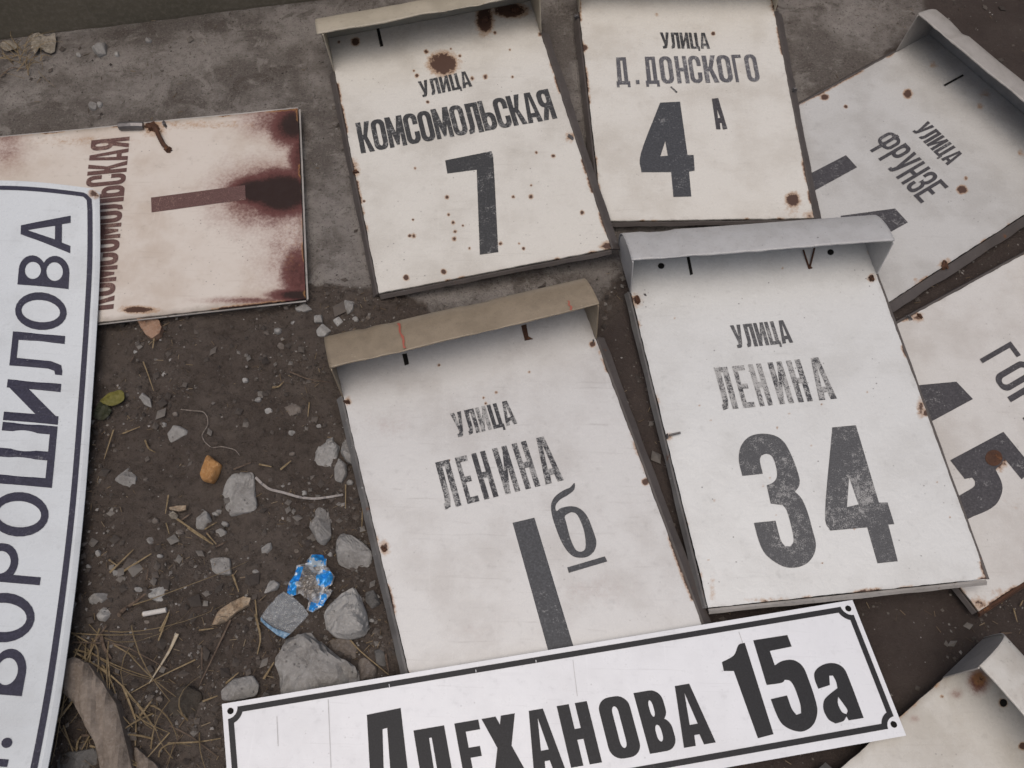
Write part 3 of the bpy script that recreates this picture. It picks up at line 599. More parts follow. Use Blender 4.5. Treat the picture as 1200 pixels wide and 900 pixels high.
add_text(S, 'УЛИЦА', *k1([(526, 579), (739, 529), (500, 495)]), MAT['ink1'], s=.36, gap=.14)
add_text(S, 'ЛЕНИНА', *k1([(486, 832), (902, 728), (446, 668)]), MAT['ink1'], s=.36, t=.12, fr=[(0, .135), (.185, .285), (.325, .445), (.505, .63), (.675, .80), (.845, 1.0)])
add_px(S, [('+', k1b([(508, 205), (580, 188), (712, 624), (636, 665)]))], MAT['ink4'], 'house_number')
add_px(S, [('+', smooth_poly(k1b([(712, 73), (711, 95), (690, 113), (665, 128), (650, 148), (653, 166), (668, 156), (700, 150), (730, 158), (755, 185), (775, 235), (784, 270), (775, 300), (750, 318), (715, 318), (690, 300), (668, 265), (650, 220), (638, 180), (635, 145), (648, 118), (675, 98), (697, 88)]))),
           ('-', smooth_poly(k1b([(690, 175), (705, 170), (722, 180), (740, 220), (748, 260), (747, 290), (733, 300), (715, 292), (698, 255), (685, 205), (680, 185)])))], MAT['ink4'], 'house_letter')
add_px(S, [('+', k1b([(688, 352), (812, 315), (820, 332), (693, 370)]))], MAT['ink4'], 'underline')
add_px(S, [('+', k1([(334, 285), (350, 282), (358, 320), (343, 325)]))], MAT['painted_hole'], 'painted_slot'); add_px(S, [('+', k1([(752, 185), (770, 180), (778, 222), (795, 232), (765, 238)]))], MAT['rust'], 'painted_slot')
lump(S, k1([(140, 455)])[0], 4.5, MAT['rust']); lump(S, k1b([(85, 290)])[0], 5, MAT['rust']); lump(S, k1([(1006, 240)])[0], 2.5, MAT['bolt'], 'bolt_head')
HOOD1 = [o for o in S.root.children if o.name.startswith('hood')][0]; S1 = S
def on_hood(S, a, f, off, kb, kc):            # point on the hood's skin: a along, f 0..1 from top to lip
    pr = [(b*kb, c*kc) for b, c in HPROF][9:20]; x = f*(len(pr)-1); j = min(int(x), len(pr)-2); q = x-j
    b = pr[j][0]*(1-q)+pr[j+1][0]*q; c = pr[j][1]*(1-q)+pr[j+1][1]*q
    return S.P(a, S.H+b, c) + S.n*off
for a0, f0, f1, wd in ((.112, .10, .95, .0016), (.372, .62, .92, .0014)):     # red crayon marks on the tan hood
    V = []; F = []; N = 14
    for i in range(N+1):
        f = f0+(f1-f0)*i/N; ww = wd*(.6+.8*RNG.random()); sh = .0012*math.sin(i*.9)
        V += [on_hood(S, a0-ww+sh, f, .0022, 1.0, 1.0), on_hood(S, a0+ww+sh, f, .0022, 1.0, 1.0)]
    F = [(2*i, 2*i+1, 2*i+3, 2*i+2) for i in range(N)]
    mesh_obj('red_mark', V, F, MAT['red'], HOOD1)
# ---- plate 34
k34 = lambda P: crop(3.158, 700, 240, P); k34b = lambda P: crop(3.158, 800, 460, P)
S = Sign(quad_z([(739, 341), (1026, 319), (1156, 678), (830, 712)], [.025, .054, .054, .025]), 'hooded_house_sign', 'hooded white enamel plate with a grey-white hood reading УЛИЦА ЛЕНИНА 34', seed=6)
sp34 = k34([(287, 418), (378, 743), (710, 773), (685, 235), (998, 693), (830, 738), (665, 827), (420, 797)]) + k34b([(323, 317), (298, 347), (345, 455), (117, 400), (635, 507), (515, 632), (940, 332), (988, 462), (95, 620), (475, 197), (350, 130)])
build_face(S, MAT['face34'], rust=[(*p, 1.3, 1.3, .62) for p in sp34] + [(746, 352, 6, 8, .55), (1022, 326, 5, 5, .55), (784, 512, 4, 4, .6), (1079, 478, 4, 10, .7), (1085, 484, 3), (1025, 700, 25, 3, .35), (900, 703, 30, 3, .4), (835, 690, 4, 20, .4)], top_tone=.3)
build_flange(S, 'left', MAT['flangeG'], splay=.010, depth=.010); build_flange(S, 'right', MAT['flange'], splay=.009); build_flange(S, 'bottom', MAT['flangeL'], splay=.008, depth=.006)
build_hood(S, MAT['hood34'], kc=1.0)
add_text(S, 'УЛИЦА', *k34([(514, 531), (725, 510), (488, 447)]), MAT['ink34d'], s=.36, gap=.12)
add_text(S, 'ЛЕНИНА', *k34([(466, 760), (886, 718), (424, 605)]), MAT['ink34'], s=.37, t=.12, fr=[(0, .135), (.18, .285), (.325, .44), (.50, .625), (.665, .79), (.845, 1.0)])
three = [(220, 310), (207, 250), (215, 200), (245, 165), (290, 153), (340, 160), (375, 185), (400, 230), (420, 280), (432, 325), (428, 350), (415, 368), (440, 395), (460, 440), (480, 510), (492, 560), (485, 600), (460, 632), (420, 648), (375, 645), (330, 620), (300, 590), (280, 545), (263, 483), (343, 475), (362, 545), (378, 569), (398, 570), (410, 548), (402, 500), (385, 440), (370, 418), (325, 412), (310, 345), (335, 333), (348, 310), (343, 270), (330, 238), (310, 228), (290, 235), (285, 255), (296, 302)]
add_px(S, [('+', k34b(three))], MAT['ink34d'], 'house_number')
add_px(S, [('+', k34b([(553, 130), (640, 122), (725, 408), (757, 408), (782, 488), (760, 490), (795, 625), (720, 633), (682, 500), (545, 512), (526, 445)])), ('-', k34b([(615, 315), (650, 415), (607, 425)]))], MAT['ink34d'], 'house_number')
add_px(S, [('+', k34([(330, 195), (341, 194), (354, 258), (343, 262)]))], MAT['painted_hole'], 'painted_slot')
for p, r in (((236, 228), 12), ((863, 176), 12)):
    c = k34([p])[0]; add_px(S, [('+', [(c[0]+r/3.158*math.cos(t), c[1]+.9*r/3.158*math.sin(t)) for t in np.linspace(0, 6.28, 13)[:-1]])], MAT['painted_hole'], 'painted_screw_hole')
lump(S, (747, 352), 6, MAT['rust'], h=.01); lump(S, (1021, 327), 5, MAT['rust'], h=.01); lump(S, (782, 512), 4, MAT['bolt'], 'bolt_head'); bar3(S, (784, 511), (797, 508), .004, .004, .0018, MAT['bolt'], 'bolt'); lump(S, (756, 346), 2, MAT['bolt'], 'bolt_head')
bar3(S, k34([(760, 172)])[0], k34([(783, 234)])[0], .004, .001, .0016, MAT['rust'], 'wire_clip'); bar3(S, k34([(800, 168)])[0], k34([(785, 234)])[0], .006, .002, .0016, MAT['rust'], 'wire_clip')
lump(S, k34([(787, 234)])[0], 2.5, MAT['rust'], h=.003)
# ---- bottom right plate (text out of frame)
TLp = unp((1108, 793), .024); BLd = unit(unp((1000, 888), .024)-TLp); xd = np.array([-BLd[1], BLd[0], 0])
S = Sign(rect_from(TLp, xd, BLd, .405, .515), 'hooded_house_sign', 'dirty blank white plate corner with its hood, in the bottom right corner', seed=8)
kB = lambda P: crop(4.5, 960, 700, P)
build_face(S, MAT['faceB'], rust=[(*kB([(970, 557)])[0], 4), (*kB([(648, 521)])[0], 2, 2, .7), (*kB([(1075, 785)])[0], 4), (*kB([(845, 430)])[0], 9, 9, .55)], stain=[(*kB([(840, 440)])[0], 10, 12, .55), (*kB([(720, 510)])[0], 7, 5, .35), (*kB([(500, 640)])[0], 6, 4, .3)], edge_grime=.8, top_tone=.5)
for sd_ in ('left', 'right', 'bottom'): build_flange(S, sd_, MAT['flangeG'], splay=.016 if sd_ == 'left' else .010, rng=(0, .60) if sd_ == 'left' else (0, 1))
build_hood(S, MAT['hoodB'], matc=MAT['hoodF'])  # cheeks take a greyer material, their shade put into the colour
add_px(S, [('+', [(kB([(970, 557)])[0][0]+4.2*math.cos(t), kB([(970, 557)])[0][1]+4.6*math.sin(t)) for t in np.linspace(0, 6.28, 13)[:-1]])], MAT['painted_hole'], 'painted_screw_hole', c=.0008)

# ---- rusted flat plate
kR = lambda P: crop(3, 0, 0, P); kR5 = lambda P: crop(5, 0, 200, P)
TRp, BRp = unp((349, 127), .018), unp((358, 350), .018); BLp = unp((118, 377), .018)
# sign's own up points to the left of the picture: TL = image bottom left, TR = image top left
up = unit(BLp-BRp); S = Sign([BRp+up*.56, TRp+up*.56, TRp, BRp], 'rusted_house_sign', 'flat cream plate stained dark maroon by rust, reading КОМСОМОЛЬСКАЯ 1 sideways', seed=9)
build_face(S, MAT['faceR'], top=0, edge_grime=.9, stain=[(330, 226, 34, 22, 1.0), (302, 224, 28, 15, .95), (314, 230, 54, 36, .50), (344, 146, 24, 22, .80), (330, 140, 40, 20, .46), (352, 190, 13, 60, .62), (348, 322, 18, 34, .62), (352, 346, 30, 7, .85), (296, 352, 50, 4, .42), (335, 290, 34, 60, .30), (8, 172, 24, 24, .34)],
           rust=[(230, 146, 60, 5, .40), (100, 165, 60, 6, .36), (180, 150, 14, 8, .6), (163, 363, 18, 4, .85), (340, 290, 14, 40, .24), (70, 185, 70, 20, .16)])
for sd_ in ('left', 'right', 'bottom'): build_flange(S, sd_, MAT['flangeL'], splay=.0025, depth=.007)
add_text(S, 'КОМСОМОЛЬСКАЯ', (133, 362), (152, 160), (83, 366), MAT['inkR'], s=.36, t=.12, gap=.07)
add_text(S, 'УЛИЦА', (62, 305), (72, 228), (42, 307), MAT['inkR'], s=.36, gap=.1)
add_px(S, [('+', kR([(531, 695), (820, 657), (862, 652), (864, 703), (822, 708), (533, 747)]))], MAT['inkR'], 'house_number')
# bent bracket stuck to its upper edge
V = tube([S.on(p, c) for p, c in zip(kR([(425, 452), (470, 452), (508, 450)]), (.006, .008, .006))], .0075, MAT['bolt'], 'bent_bracket', S.root, n=8)
lump(S, kR([(540, 450)])[0], 10, MAT['rust'], h=.012); lump(S, kR([(580, 440)])[0], 6, MAT['bolt'], 'rusty_tab', h=.010)
tube([S.on(p, c) for p, c in zip(kR([(553, 462), (565, 490), (578, 515), (596, 532)]), (.008, .007, .006, .005))], .0042, MAT['rust'], 'bent_strip', S.root, n=6)
lump(S, kR([(593, 528)])[0], 5, MAT['rust'], h=.007)

# ---- Voroshilova: long bent plate
EDGE = [((116, 222), .052), ((116.2, 311), .036), ((113, 378), .027), ((106.7, 475.6), .022), ((97.2, 600), .026), ((83.5, 722), .038), ((68, 829), .054), ((55, 900), .066), ((36, 990), .080), ((14, 1070), .090)]
EP = np.array([unp(p, z) for p, z in EDGE]); LEN = np.concatenate([[0], np.cumsum(np.linalg.norm(np.diff(EP, axis=0), axis=1))])
_top = unp((0, 213), .056); WD = unit(np.array([_top[0]-EP[0][0], _top[1]-EP[0][1], .03*0])); VW = .235
def cr1(xs, ys, x):                              # smooth interpolation through the edge points
    out = np.zeros((len(x), ys.shape[1])); m = np.gradient(ys, xs, axis=0)
    for i, q in enumerate(x):
        j = min(max(np.searchsorted(xs, q)-1, 0), len(xs)-2); h = xs[j+1]-xs[j]; t = (q-xs[j])/h
        out[i] = (2*t**3-3*t**2+1)*ys[j]+(t**3-2*t**2+t)*h*m[j]+(-2*t**3+3*t**2)*ys[j+1]+(t**3-t**2)*h*m[j+1]
    return out
TOT = LEN[-1]
def VP(s, t, c=0.0):
    E = cr1(LEN, EP, [min(max(s, 0), TOT)])[0]; return E + WD*t + np.array([0, 0, c + .010*math.sin(min(t/VW, 1)*math.pi) - .002*max(0, 1-t/.006)])
ss_ = np.linspace(0, TOT, 300)
def s_at(pxy, t):                                # length coordinate where the line t crosses the picture row
    ys = np.array([proj(VP(q, t))[1] for q in ss_]); return float(np.interp(pxy, ys, ss_))
base = EP[4]
VR = thing('long_street_sign', (base[0]-.1, base[1], 0), 'long bent bluish-white plate with a dark border reading ВОРОШИЛОВА, along the left edge', 'street sign')
def grid_patch(f, s0, s1, t0, t1, ns, nt_):
    V = [f(s, t) for s in np.linspace(s0, s1, ns+1) for t in np.linspace(t0, t1, nt_+1)]; k = nt_+1
    return V, [(i*k+j, i*k+j+1, (i+1)*k+j+1, (i+1)*k+j) for i in range(ns) for j in range(nt_)]
ns, ntt = 330, 70
cl = lambda s, t: (s + max(0, .010-t)*.5*(1 if s < .012 else 0), t)
V, F = grid_patch(lambda s, t: VP(*cl(s, t)), 0, TOT, 0, VW, ns, ntt)
Va = np.array(V); tt = np.tile(np.linspace(0, VW, ntt+1), ns+1); sv = np.repeat(np.linspace(0, TOT, ns+1), ntt+1)
cd = np.hypot(sv-.010, tt-.008); ru = np.clip(1.15-cd/.014, 0, 1)*.85; gr = np.clip(1-np.minimum(np.minimum(tt, sv), VW-tt)/.01, 0, 1)*.35
Vb = Va - np.array([0, 0, .0016]); n0 = len(Va); i = np.arange(n0).reshape(ns+1, ntt+1)
ring = list(i[0, :]) + list(i[1:, -1]) + list(i[-1, -2::-1]) + list(i[-2:0:-1, 0])
F2 = F + [tuple(q+n0 for q in f[::-1]) for f in F] + [(ring[(k+1) % len(ring)], ring[k], ring[k]+n0, ring[(k+1) % len(ring)]+n0)[::-1] for k in range(len(ring))]
mesh_obj('face_plate', np.vstack([Va, Vb]), F2, MAT['faceV'], VR, smooth=False, attrs={'rust': np.concatenate([ru, ru]), 'stain': np.zeros(2*n0), 'grime_tone': np.concatenate([gr, gr])})
def strip(path, wd, c=.0007, nsub=1):            # printed line following (s,t) path
    V = []; F = []; P = [np.array(p, float) for p in path]; N = len(P)
    for k, p in enumerate(P):
        d0 = unit(P[k]-P[k-1]) if k > 0 else unit(P[1]-P[0]); d1 = unit(P[k+1]-P[k]) if k < N-1 else d0; d = unit(d0+d1); nn = np.array([-d[1], d[0]])/max(.5, d@d0)
        V += [VP(*(p+nn*wd/2), c), VP(*(p-nn*wd/2), c)]
    return V, [(2*k, 2*k+1, 2*k+3, 2*k+2) for k in range(N-1)]
path = [(.0165, VW-.02)] + [(.0150, t) for t in np.linspace(VW-.03, .026, 20)] + [(.0165, .0225), (.0235, .0160)] + [(s, .0150) for s in np.linspace(.045, TOT-.03, 160)]
V, F = strip(path, .0082); mesh_obj('border_line', V, F, MAT['inkV'], VR)
V = []; F = []
T0, CAP = .0465, .083
for ch, y0, y1 in (('А', 253, 297), ('В', 302, 339), ('О', 346, 390), ('Л', 394, 440), ('И', 450, 498), ('Ш', 500, 572), ('О', 580, 632), ('Р', 641, 686), ('О', 698, 756), ('В', 762, 816), ('o', 865, 877), ('Л', 890, 935)):
    sa, sb = s_at(y0, T0), s_at(y1, T0); tt0 = T0 if ch != 'o' else T0
    v, f = tri(glyph(ch, .205 if ch not in 'Ш' else .20, .125 if ch != 'o' else .12, .5, .5 if ch == 'О' else .27), maxlen=.12); n0 = len(V)
    mesh_obj('letter', [VP(sb+(sa-sb)*x, tt0+CAP*y, .0008) for x, y in v], f, MAT['inkV'], VR)

# ---- Plekhanova: newer long plate in front
zP = .036; TLp, TRp, BRp = unp((260, 825), .032), unp((999, 703), zP), unp((1062, 862), zP)
yd = unit(BRp-TRp); xd = unit(TRp-TLp); BLp = TLp + (BRp-TRp)
S = Sign([TLp, TRp, BRp, BLp], 'long_street_sign', 'clean white rectangular plate with a notched black border reading ПЛЕХАНОВА 15а, in front', seed=12)
S.warp = lambda p: 0.0
na, nb = 60, 14; Wp, Hp = S.W, S.H
V = []
for c in (0, -.0035):
    for j in range(nb+1):
        for i_ in range(na+1): V.append(S.P(Wp*i_/na, Hp*j/nb, c))
i = np.arange((na+1)*(nb+1)).reshape(nb+1, na+1); n0 = (na+1)*(nb+1)
F = np.stack([i[:-1, :-1], i[:-1, 1:], i[1:, 1:], i[1:, :-1]], -1).reshape(-1, 4).tolist()
ring = list(i[0, :]) + list(i[1:, -1]) + list(i[-1, -2::-1]) + list(i[-2:0:-1, 0])
F = F + [[q+n0 for q in f[::-1]] for f in F] + [[ring[(k+1) % len(ring)], ring[k], ring[k]+n0, ring[(k+1) % len(ring)]+n0] for k in range(len(ring))]
mesh_obj('face_plate', V, F, MAT['faceP'], S.root, attrs={'rust': np.zeros(2*n0), 'stain': np.zeros(2*n0), 'grime_tone': np.full(2*n0, .22)})
m0, mb, lw, R0 = .0065, .0115, .0074, .0135
def border(ins):
    P = []; r = R0+ins; th = math.degrees(math.asin(ins/r))
    for (x, y, t0) in ((m0, mb, 90), (Wp-m0, mb, 180), (Wp-m0, Hp-m0, 270), (m0, Hp-m0, 0)):
        for k in range(9):
            t = math.radians(t0-th-(90-2*th)*k/8); P.append((x+r*math.cos(t), y+r*math.sin(t)))
    return P
v, f = tri([('+', border(0)), ('-', border(lw))], maxlen=None)
mesh_obj('border_line', [S.P(x, y, .0005) for x, y in v], f, MAT['inkP'], S.root)
for (x, y) in ((m0+.004, Hp-m0-.004), (Wp-m0-.004, Hp-m0-.004), (Wp-m0-.004, mb+.004), (m0+.004, mb+.004)):
    v, f = tri([('+', [(x+.0042*math.cos(t), y+.0042*math.sin(t)) for t in np.linspace(0, 2*math.pi, 15)[:-1]])]); mesh_obj('painted_screw_hole', [S.P(a, b, .0005) for a, b in v], f, MAT['painted_hole'], S.root)
kP = lambda P: crop(2.727, 240, 680, P); kQ = lambda P: crop(2.727, 660, 680, P)
A_, B_ = S.on(kP([(665, 480)])[0]), S.on(kQ([(412, 321)])[0]); CB = S.on(kQ([(487, 510)])[0]); caph = S.ab(B_)[1]-S.ab(CB)[1]
def text_local(S, text, a0, a1, b0, h, fr, mat, s, t, rx, ry, name):
    V = []; F = []
    for ch, (f0, f1) in zip(text, fr):
        v, f = tri(glyph(ch, s, t, rx, ry))
        mesh_obj('letter', [S.P(a0+(a1-a0)*(f0+(f1-f0)*x), b0+h*y, .0005) for x, y in v], f, mat, S.root)
aL = S.ab(A_)[0]; aR, bR = S.ab(CB)
# letter starts read from the photograph, along the top of the letters
tops = [('Л', (665, 762)), ('Е', (795, 870)), ('Х', (886, 978)), ('А', (995, 1105)), ('Н', (1123, 1215))]
fr = [(-.014, .107), (.142, .225), (.236, .352), (.372, .478), (.498, .604), (.637, .745), (.769, .868), (.887, .998)]
text_local(S, 'ЛЕХАНОВА', aL, aR, bR-.003, caph, fr, MAT['inkP'], .40, .16, .40, .2, 'lettering')
pA = S.ab(S.on(kP([(518, 430)])[0])); pB = S.ab(S.on(kP([(626, 408)])[0]))
add_px(S, [('+', kP([(518, 430), (626, 408), (664, 740), (536, 764)])), ('-', kP([(568, 476), (583, 472), (607, 800), (578, 806)]))], MAT['inkP'], 'letter', c=.0005)
one = [(507, 262), (545, 240), (560, 207), (580, 200), (672, 492), (622, 505), (545, 290), (513, 290)]
five = [(607, 192), (716, 175), (730, 212), (660, 226), (676, 272), (700, 258), (735, 255), (765, 275), (785, 320), (805, 380), (812, 420), (800, 460), (770, 482), (735, 480), (700, 460), (680, 425), (663, 380), (715, 368), (730, 410), (745, 430), (760, 425), (757, 395), (740, 345), (725, 322), (708, 318), (697, 328), (650, 335)]
aa = [(803, 315), (805, 290), (830, 270), (865, 265), (895, 280), (915, 320), (960, 440), (912, 448), (905, 435), (895, 450), (870, 458), (848, 445), (832, 415), (833, 385), (850, 365), (876, 345), (872, 325), (862, 305), (850, 305), (852, 335), (815, 347)]
for P in (one, five): add_px(S, [('+', kQ(P))], MAT['inkP'], 'house_number', c=.0005)
add_px(S, [('+', kQ(aa)), ('-', kQ([(878, 372), (895, 395), (908, 415), (905, 428), (890, 420), (878, 395)]))], MAT['inkP'], 'house_letter', c=.0005)

for q in (kP([(588, 332), (590, 332), (592, 344), (590, 344)]), kP([(865, 286), (867, 286), (868, 294), (866, 294)]), kP([(1057, 255), (1059, 255), (1060, 263), (1058, 263)])):
    add_px(S, [('+', q)], MAT['faceP'], 'scratch_mark', c=.0009)
for q in (kP([(229, 435), (232, 435), (236, 530), (233, 530)]), kP([(393, 380), (396, 380), (405, 600), (402, 600)]), kQ([(560, 165), (562, 164), (580, 215), (578, 216)]), kQ([(30, 255), (32, 255), (46, 370), (44, 370)])):
    add_px(S, [('+', q)], MAT['smudge'], 'scratch_mark', c=.0004)
# ------------------------------------------------------------------ stones
def rock(pts, mat, label=None, group=None, hk=.45, name='stone', cat='stone', seed=0, facets=4):
    rg = np.random.default_rng(seed + int(pts[0][0]*13+pts[0][1]*7)); W0 = np.array([unp(p) for p in pts])[:, :2]
    c = W0.mean(0); size = np.linalg.norm(W0-c, axis=1).mean()*2; h = size*hk; W0 = np.array([unp(p, h*.3) for p in pts])[:, :2]; c = W0.mean(0)
    # resample outline
    P = np.vstack([W0, W0[:1]]); L = np.concatenate([[0], np.cumsum(np.linalg.norm(np.diff(P, axis=0), axis=1))]); n = 36
    q = np.linspace(0, L[-1], n+1)[:-1]; O = np.stack([np.interp(q, L, P[:, k]) for k in (0, 1)], 1)
    O = .7*O + .15*np.roll(O, 1, 0) + .15*np.roll(O, -1, 0); g0 = gz(*c)
    planes = [(rg.uniform(0, 6.28), rg.uniform(.35, 1.1), rg.uniform(.45, .9)) for _ in range(facets)]
    rings = [(-.45, .80), (-.15, .95), (.10, 1.0), (.30, .985), (.50, .93), (.68, .84), (.82, .72), (.92, .57), (.98, .40), (1.0, .2)]
    V = []; F = []; ox, oy = rg.uniform(0, 50, 2)
    for j, (z, r) in enumerate(rings):
        for k in range(n):
            d = O[k]-c; x, y = c + d*r; zz = z-.12
            for (a, sl, of) in planes: zz = min(zz, of - sl*((d*r)@np.array([math.cos(a), math.sin(a)]))/(size*.5) + .12) if z > .1 else zz
            nz = (fbm((x+zz*h)*75+ox, (y-zz*h)*75+oy, 4)-.5); x, y = c + d*(r*(1+nz*.16)); V.append((x, y, g0 + h*(zz + nz*.42*(1 if z > -.2 else 0))))
    m = len(rings); V.append((c[0], c[1], g0 + h*min([1.0]+[of+.12 for _, _, of in planes]))); V.append((c[0], c[1], g0-h*.5))
    for j in range(m-1):
        for k in range(n): F.append((j*n+k, j*n+(k+1) % n, (j+1)*n+(k+1) % n, (j+1)*n+k))
    for k in range(n): F.append(((m-1)*n+k, (m-1)*n+(k+1) % n, m*n)); F.append(((k+1) % n, k, m*n+1))
    o = mesh_obj(name, V, F, mat, origin=(c[0], c[1], g0)); return tag(o, label, cat, group)
c2 = lambda P: crop(5, 220, 480, P); c3 = lambda P: crop(4.0909, 260, 600, P); c4 = lambda P: crop(5.4545, 60, 580, P); c1 = lambda P: crop(5, 100, 360, P); c6 = lambda P: crop(6, 240, 340, P); c8 = lambda P: crop(2.25, 0, 500, P); c5 = lambda P: crop(4.615, 60, 720, P)
ROCKS = [
 (c2([(270, 355), (385, 365), (390, 450), (405, 565), (370, 595), (240, 625), (220, 575), (190, 490), (215, 435), (245, 385)]), 'stone', 'flat five-sided grey stone beside the orange stone', .3),
 (c2([(125, 265), (205, 330), (175, 400), (150, 437), (90, 420), (75, 385), (90, 330)]), 'orange', 'small bright orange stone chip on the soil', .45),
 (c2([(820, 140), (850, 145), (850, 185), (890, 210), (870, 290), (840, 320), (840, 360), (790, 335), (720, 300), (720, 260), (770, 215), (790, 150)]), 'stone2', 'knobbly pale grey stone near the tan-hooded plate’s left edge', .5),
 (c2([(900, 190), (940, 160), (985, 190), (1000, 320), (930, 305), (890, 250)]), 'stone', 'rounded grey stone half under the tan-hooded plate', .5),
 (c2([(885, 285), (930, 320), (935, 380), (900, 430), (860, 415), (860, 350)]), 'stone', 'narrow grey stone wedged below the knobbly pale stone', .5),
 (c2([(720, 600), (760, 570), (820, 590), (835, 660), (840, 740), (800, 795), (760, 780), (730, 720), (710, 690)]), 'stone', 'oblong rough grey stone below the end of the white string', .5),
 (c3([(550, 130), (575, 88), (640, 120), (700, 165), (725, 190), (715, 245), (680, 295), (620, 275), (555, 250), (543, 190)]), 'stone', 'smooth angular grey stone right of the blue wrapper', .5),
 (c3([(270, 900), (280, 800), (250, 740), (250, 690), (290, 610), (360, 580), (430, 580), (500, 640), (560, 690), (630, 730), (655, 790), (640, 860), (560, 920), (380, 930)]), 'stone', 'largest stone, a grey lump against the front white plate', .42),
 (c3([(490, 500), (520, 440), (570, 395), (635, 360), (665, 410), (690, 470), (705, 540), (690, 590), (620, 612), (540, 600), (495, 560)]), 'stone2', 'pitted pointed grey stone above the largest stone', .5),
 (c3([(690, 390), (730, 375), (765, 440), (720, 465), (690, 430)]), 'stone3', 'small dark stone right of the pitted pointed stone', .5),
 (c3([(510, 610), (600, 590), (650, 640), (640, 700), (580, 700), (520, 650)]), 'stone4', 'brown dirty stone between the pitted stone and the largest stone', .4),
 (c3([(630, 720), (680, 690), (740, 740), (740, 800), (660, 810)]), 'stone4', 'brownish stone at the right end of the largest stone', .4),
 (c3([(725, 660), (770, 650), (790, 700), (780, 740), (740, 730)]), 'stone3', 'little grey stone by the lower left edge of the tan-hooded plate', .5),
 (c3([(240, 320), (285, 350), (270, 378), (205, 395)]), 'stone2', 'pale wedge-shaped stone left of the blue wrapper', .45),
 (c3([(-5, 860), (60, 800), (150, 785), (180, 830), (165, 880), (60, 910), (0, 905)]), 'stone', 'grey stone touching the upper left corner of the front plate', .5),
 (c4([(235, 660), (280, 630), (365, 628), (370, 655), (290, 715), (240, 695)]), 'stone', 'upper one of two touching pale stones near the long left plate', .5),
 (c4([(280, 730), (325, 690), (390, 705), (395, 760), (340, 810), (295, 800)]), 'stone2', 'lower one of two touching pale stones near the long left plate', .5),
 (c4([(615, 610), (740, 570), (750, 680), (680, 685), (625, 660)]), 'stone2', 'pale squarish stone just above the white cigarette end', .5),
 (c4([(1015, 405), (1080, 395), (1140, 405), (1155, 510), (1065, 520), (1030, 490)]), 'stone', 'square grey stone above the pale wood splinter', .5),
 (c2([(40, 610), (75, 575), (115, 600), (135, 655), (90, 700), (40, 690)]), 'stone', 'rounded grey stone left of the flat five-sided stone', .55),
 (c2([(155, 700), (195, 685), (225, 710), (200, 750), (150, 740)]), 'stone', 'small grey stone below the flat five-sided stone', .5),
 (c2([(430, 800), (490, 780), (500, 820), (470, 850), (440, 865)]), 'stone', 'small lone grey stone upper left of the blue wrapper', .5),
 (c8([(300, 140), (335, 105), (360, 130), (355, 155), (325, 168)]), 'stone', 'lone triangular grey stone near the middle of the long left plate', .5),
 (c1([(470, 740), (510, 685), (550, 690), (600, 715), (590, 745), (490, 785)]), 'stone', 'flat grey stone above the orange stone and to its left', .4),
 (c1([(305, 520), (330, 490), (375, 530), (380, 580), (340, 565)]), 'stone', 'small oblong grey stone right of the yellow-green leaf', .4),
 (c6([(630, 100), (700, 85), (755, 130), (700, 155), (640, 150)]), 'stone', 'grey stone below the lower right corner of the rusted plate', .5),
 (c6([(970, 60), (1055, 85), (1050, 140), (1000, 170)]), 'stone', 'upper grey stone in the cluster left of the tan hood', .5),
 (c6([(785, 290), (830, 240), (890, 280), (850, 330), (795, 330)]), 'stone2', 'pale stone touching the left end of the tan hood', .5),
 (c6([(900, 210), (940, 180), (970, 215), (930, 250)]), 'stone2', 'greenish-grey round stone just above the tan hood', .5),
 (c6([(770, 180), (830, 180), (830, 230), (770, 230)]), 'stone', 'small grey stone above the pale stone at the tan hood', .5),
 (c6([(555, 820), (630, 795), (695, 830), (680, 860), (600, 885)]), 'stone4', 'half-buried brownish stone left of the tan-hooded plate', .35),
 (crop(3, 0, 0, [(320, 140), (350, 132), (372, 150), (370, 185), (345, 195), (322, 175)]), 'stone', 'grey stone on the slab near the low wall', .5),
]
for k, (P, m, lab, hk) in enumerate(ROCKS): rock(P, MAT[m], lab, hk=hk, seed=k)
rock(c5([(680, 400), (740, 380), (810, 430), (800, 560), (760, 600), (660, 600), (625, 550), (640, 460)]), MAT['clod'], 'lump of dark caked soil left of the front plate', hk=.4, name='soil_clod', cat='clod', seed=77)
rock(c5([(30, 760), (120, 735), (240, 720), (255, 790), (200, 860), (30, 870)]), MAT['stone3'], 'dark flat stone beside the weathered board at the bottom left', hk=.3, seed=78)
def blob(cx_, cy_, r, rg): 
    n = rg.integers(6, 9); el = rg.uniform(.7, 1.0); ph = rg.uniform(0, 6.28); return [(cx_+r*rg.uniform(.8, 1.15)*math.cos(t+ph), cy_+r*el*rg.uniform(.8, 1.15)*math.sin(t+ph)) for t in np.linspace(0, 6.28, n+1)[:-1]]
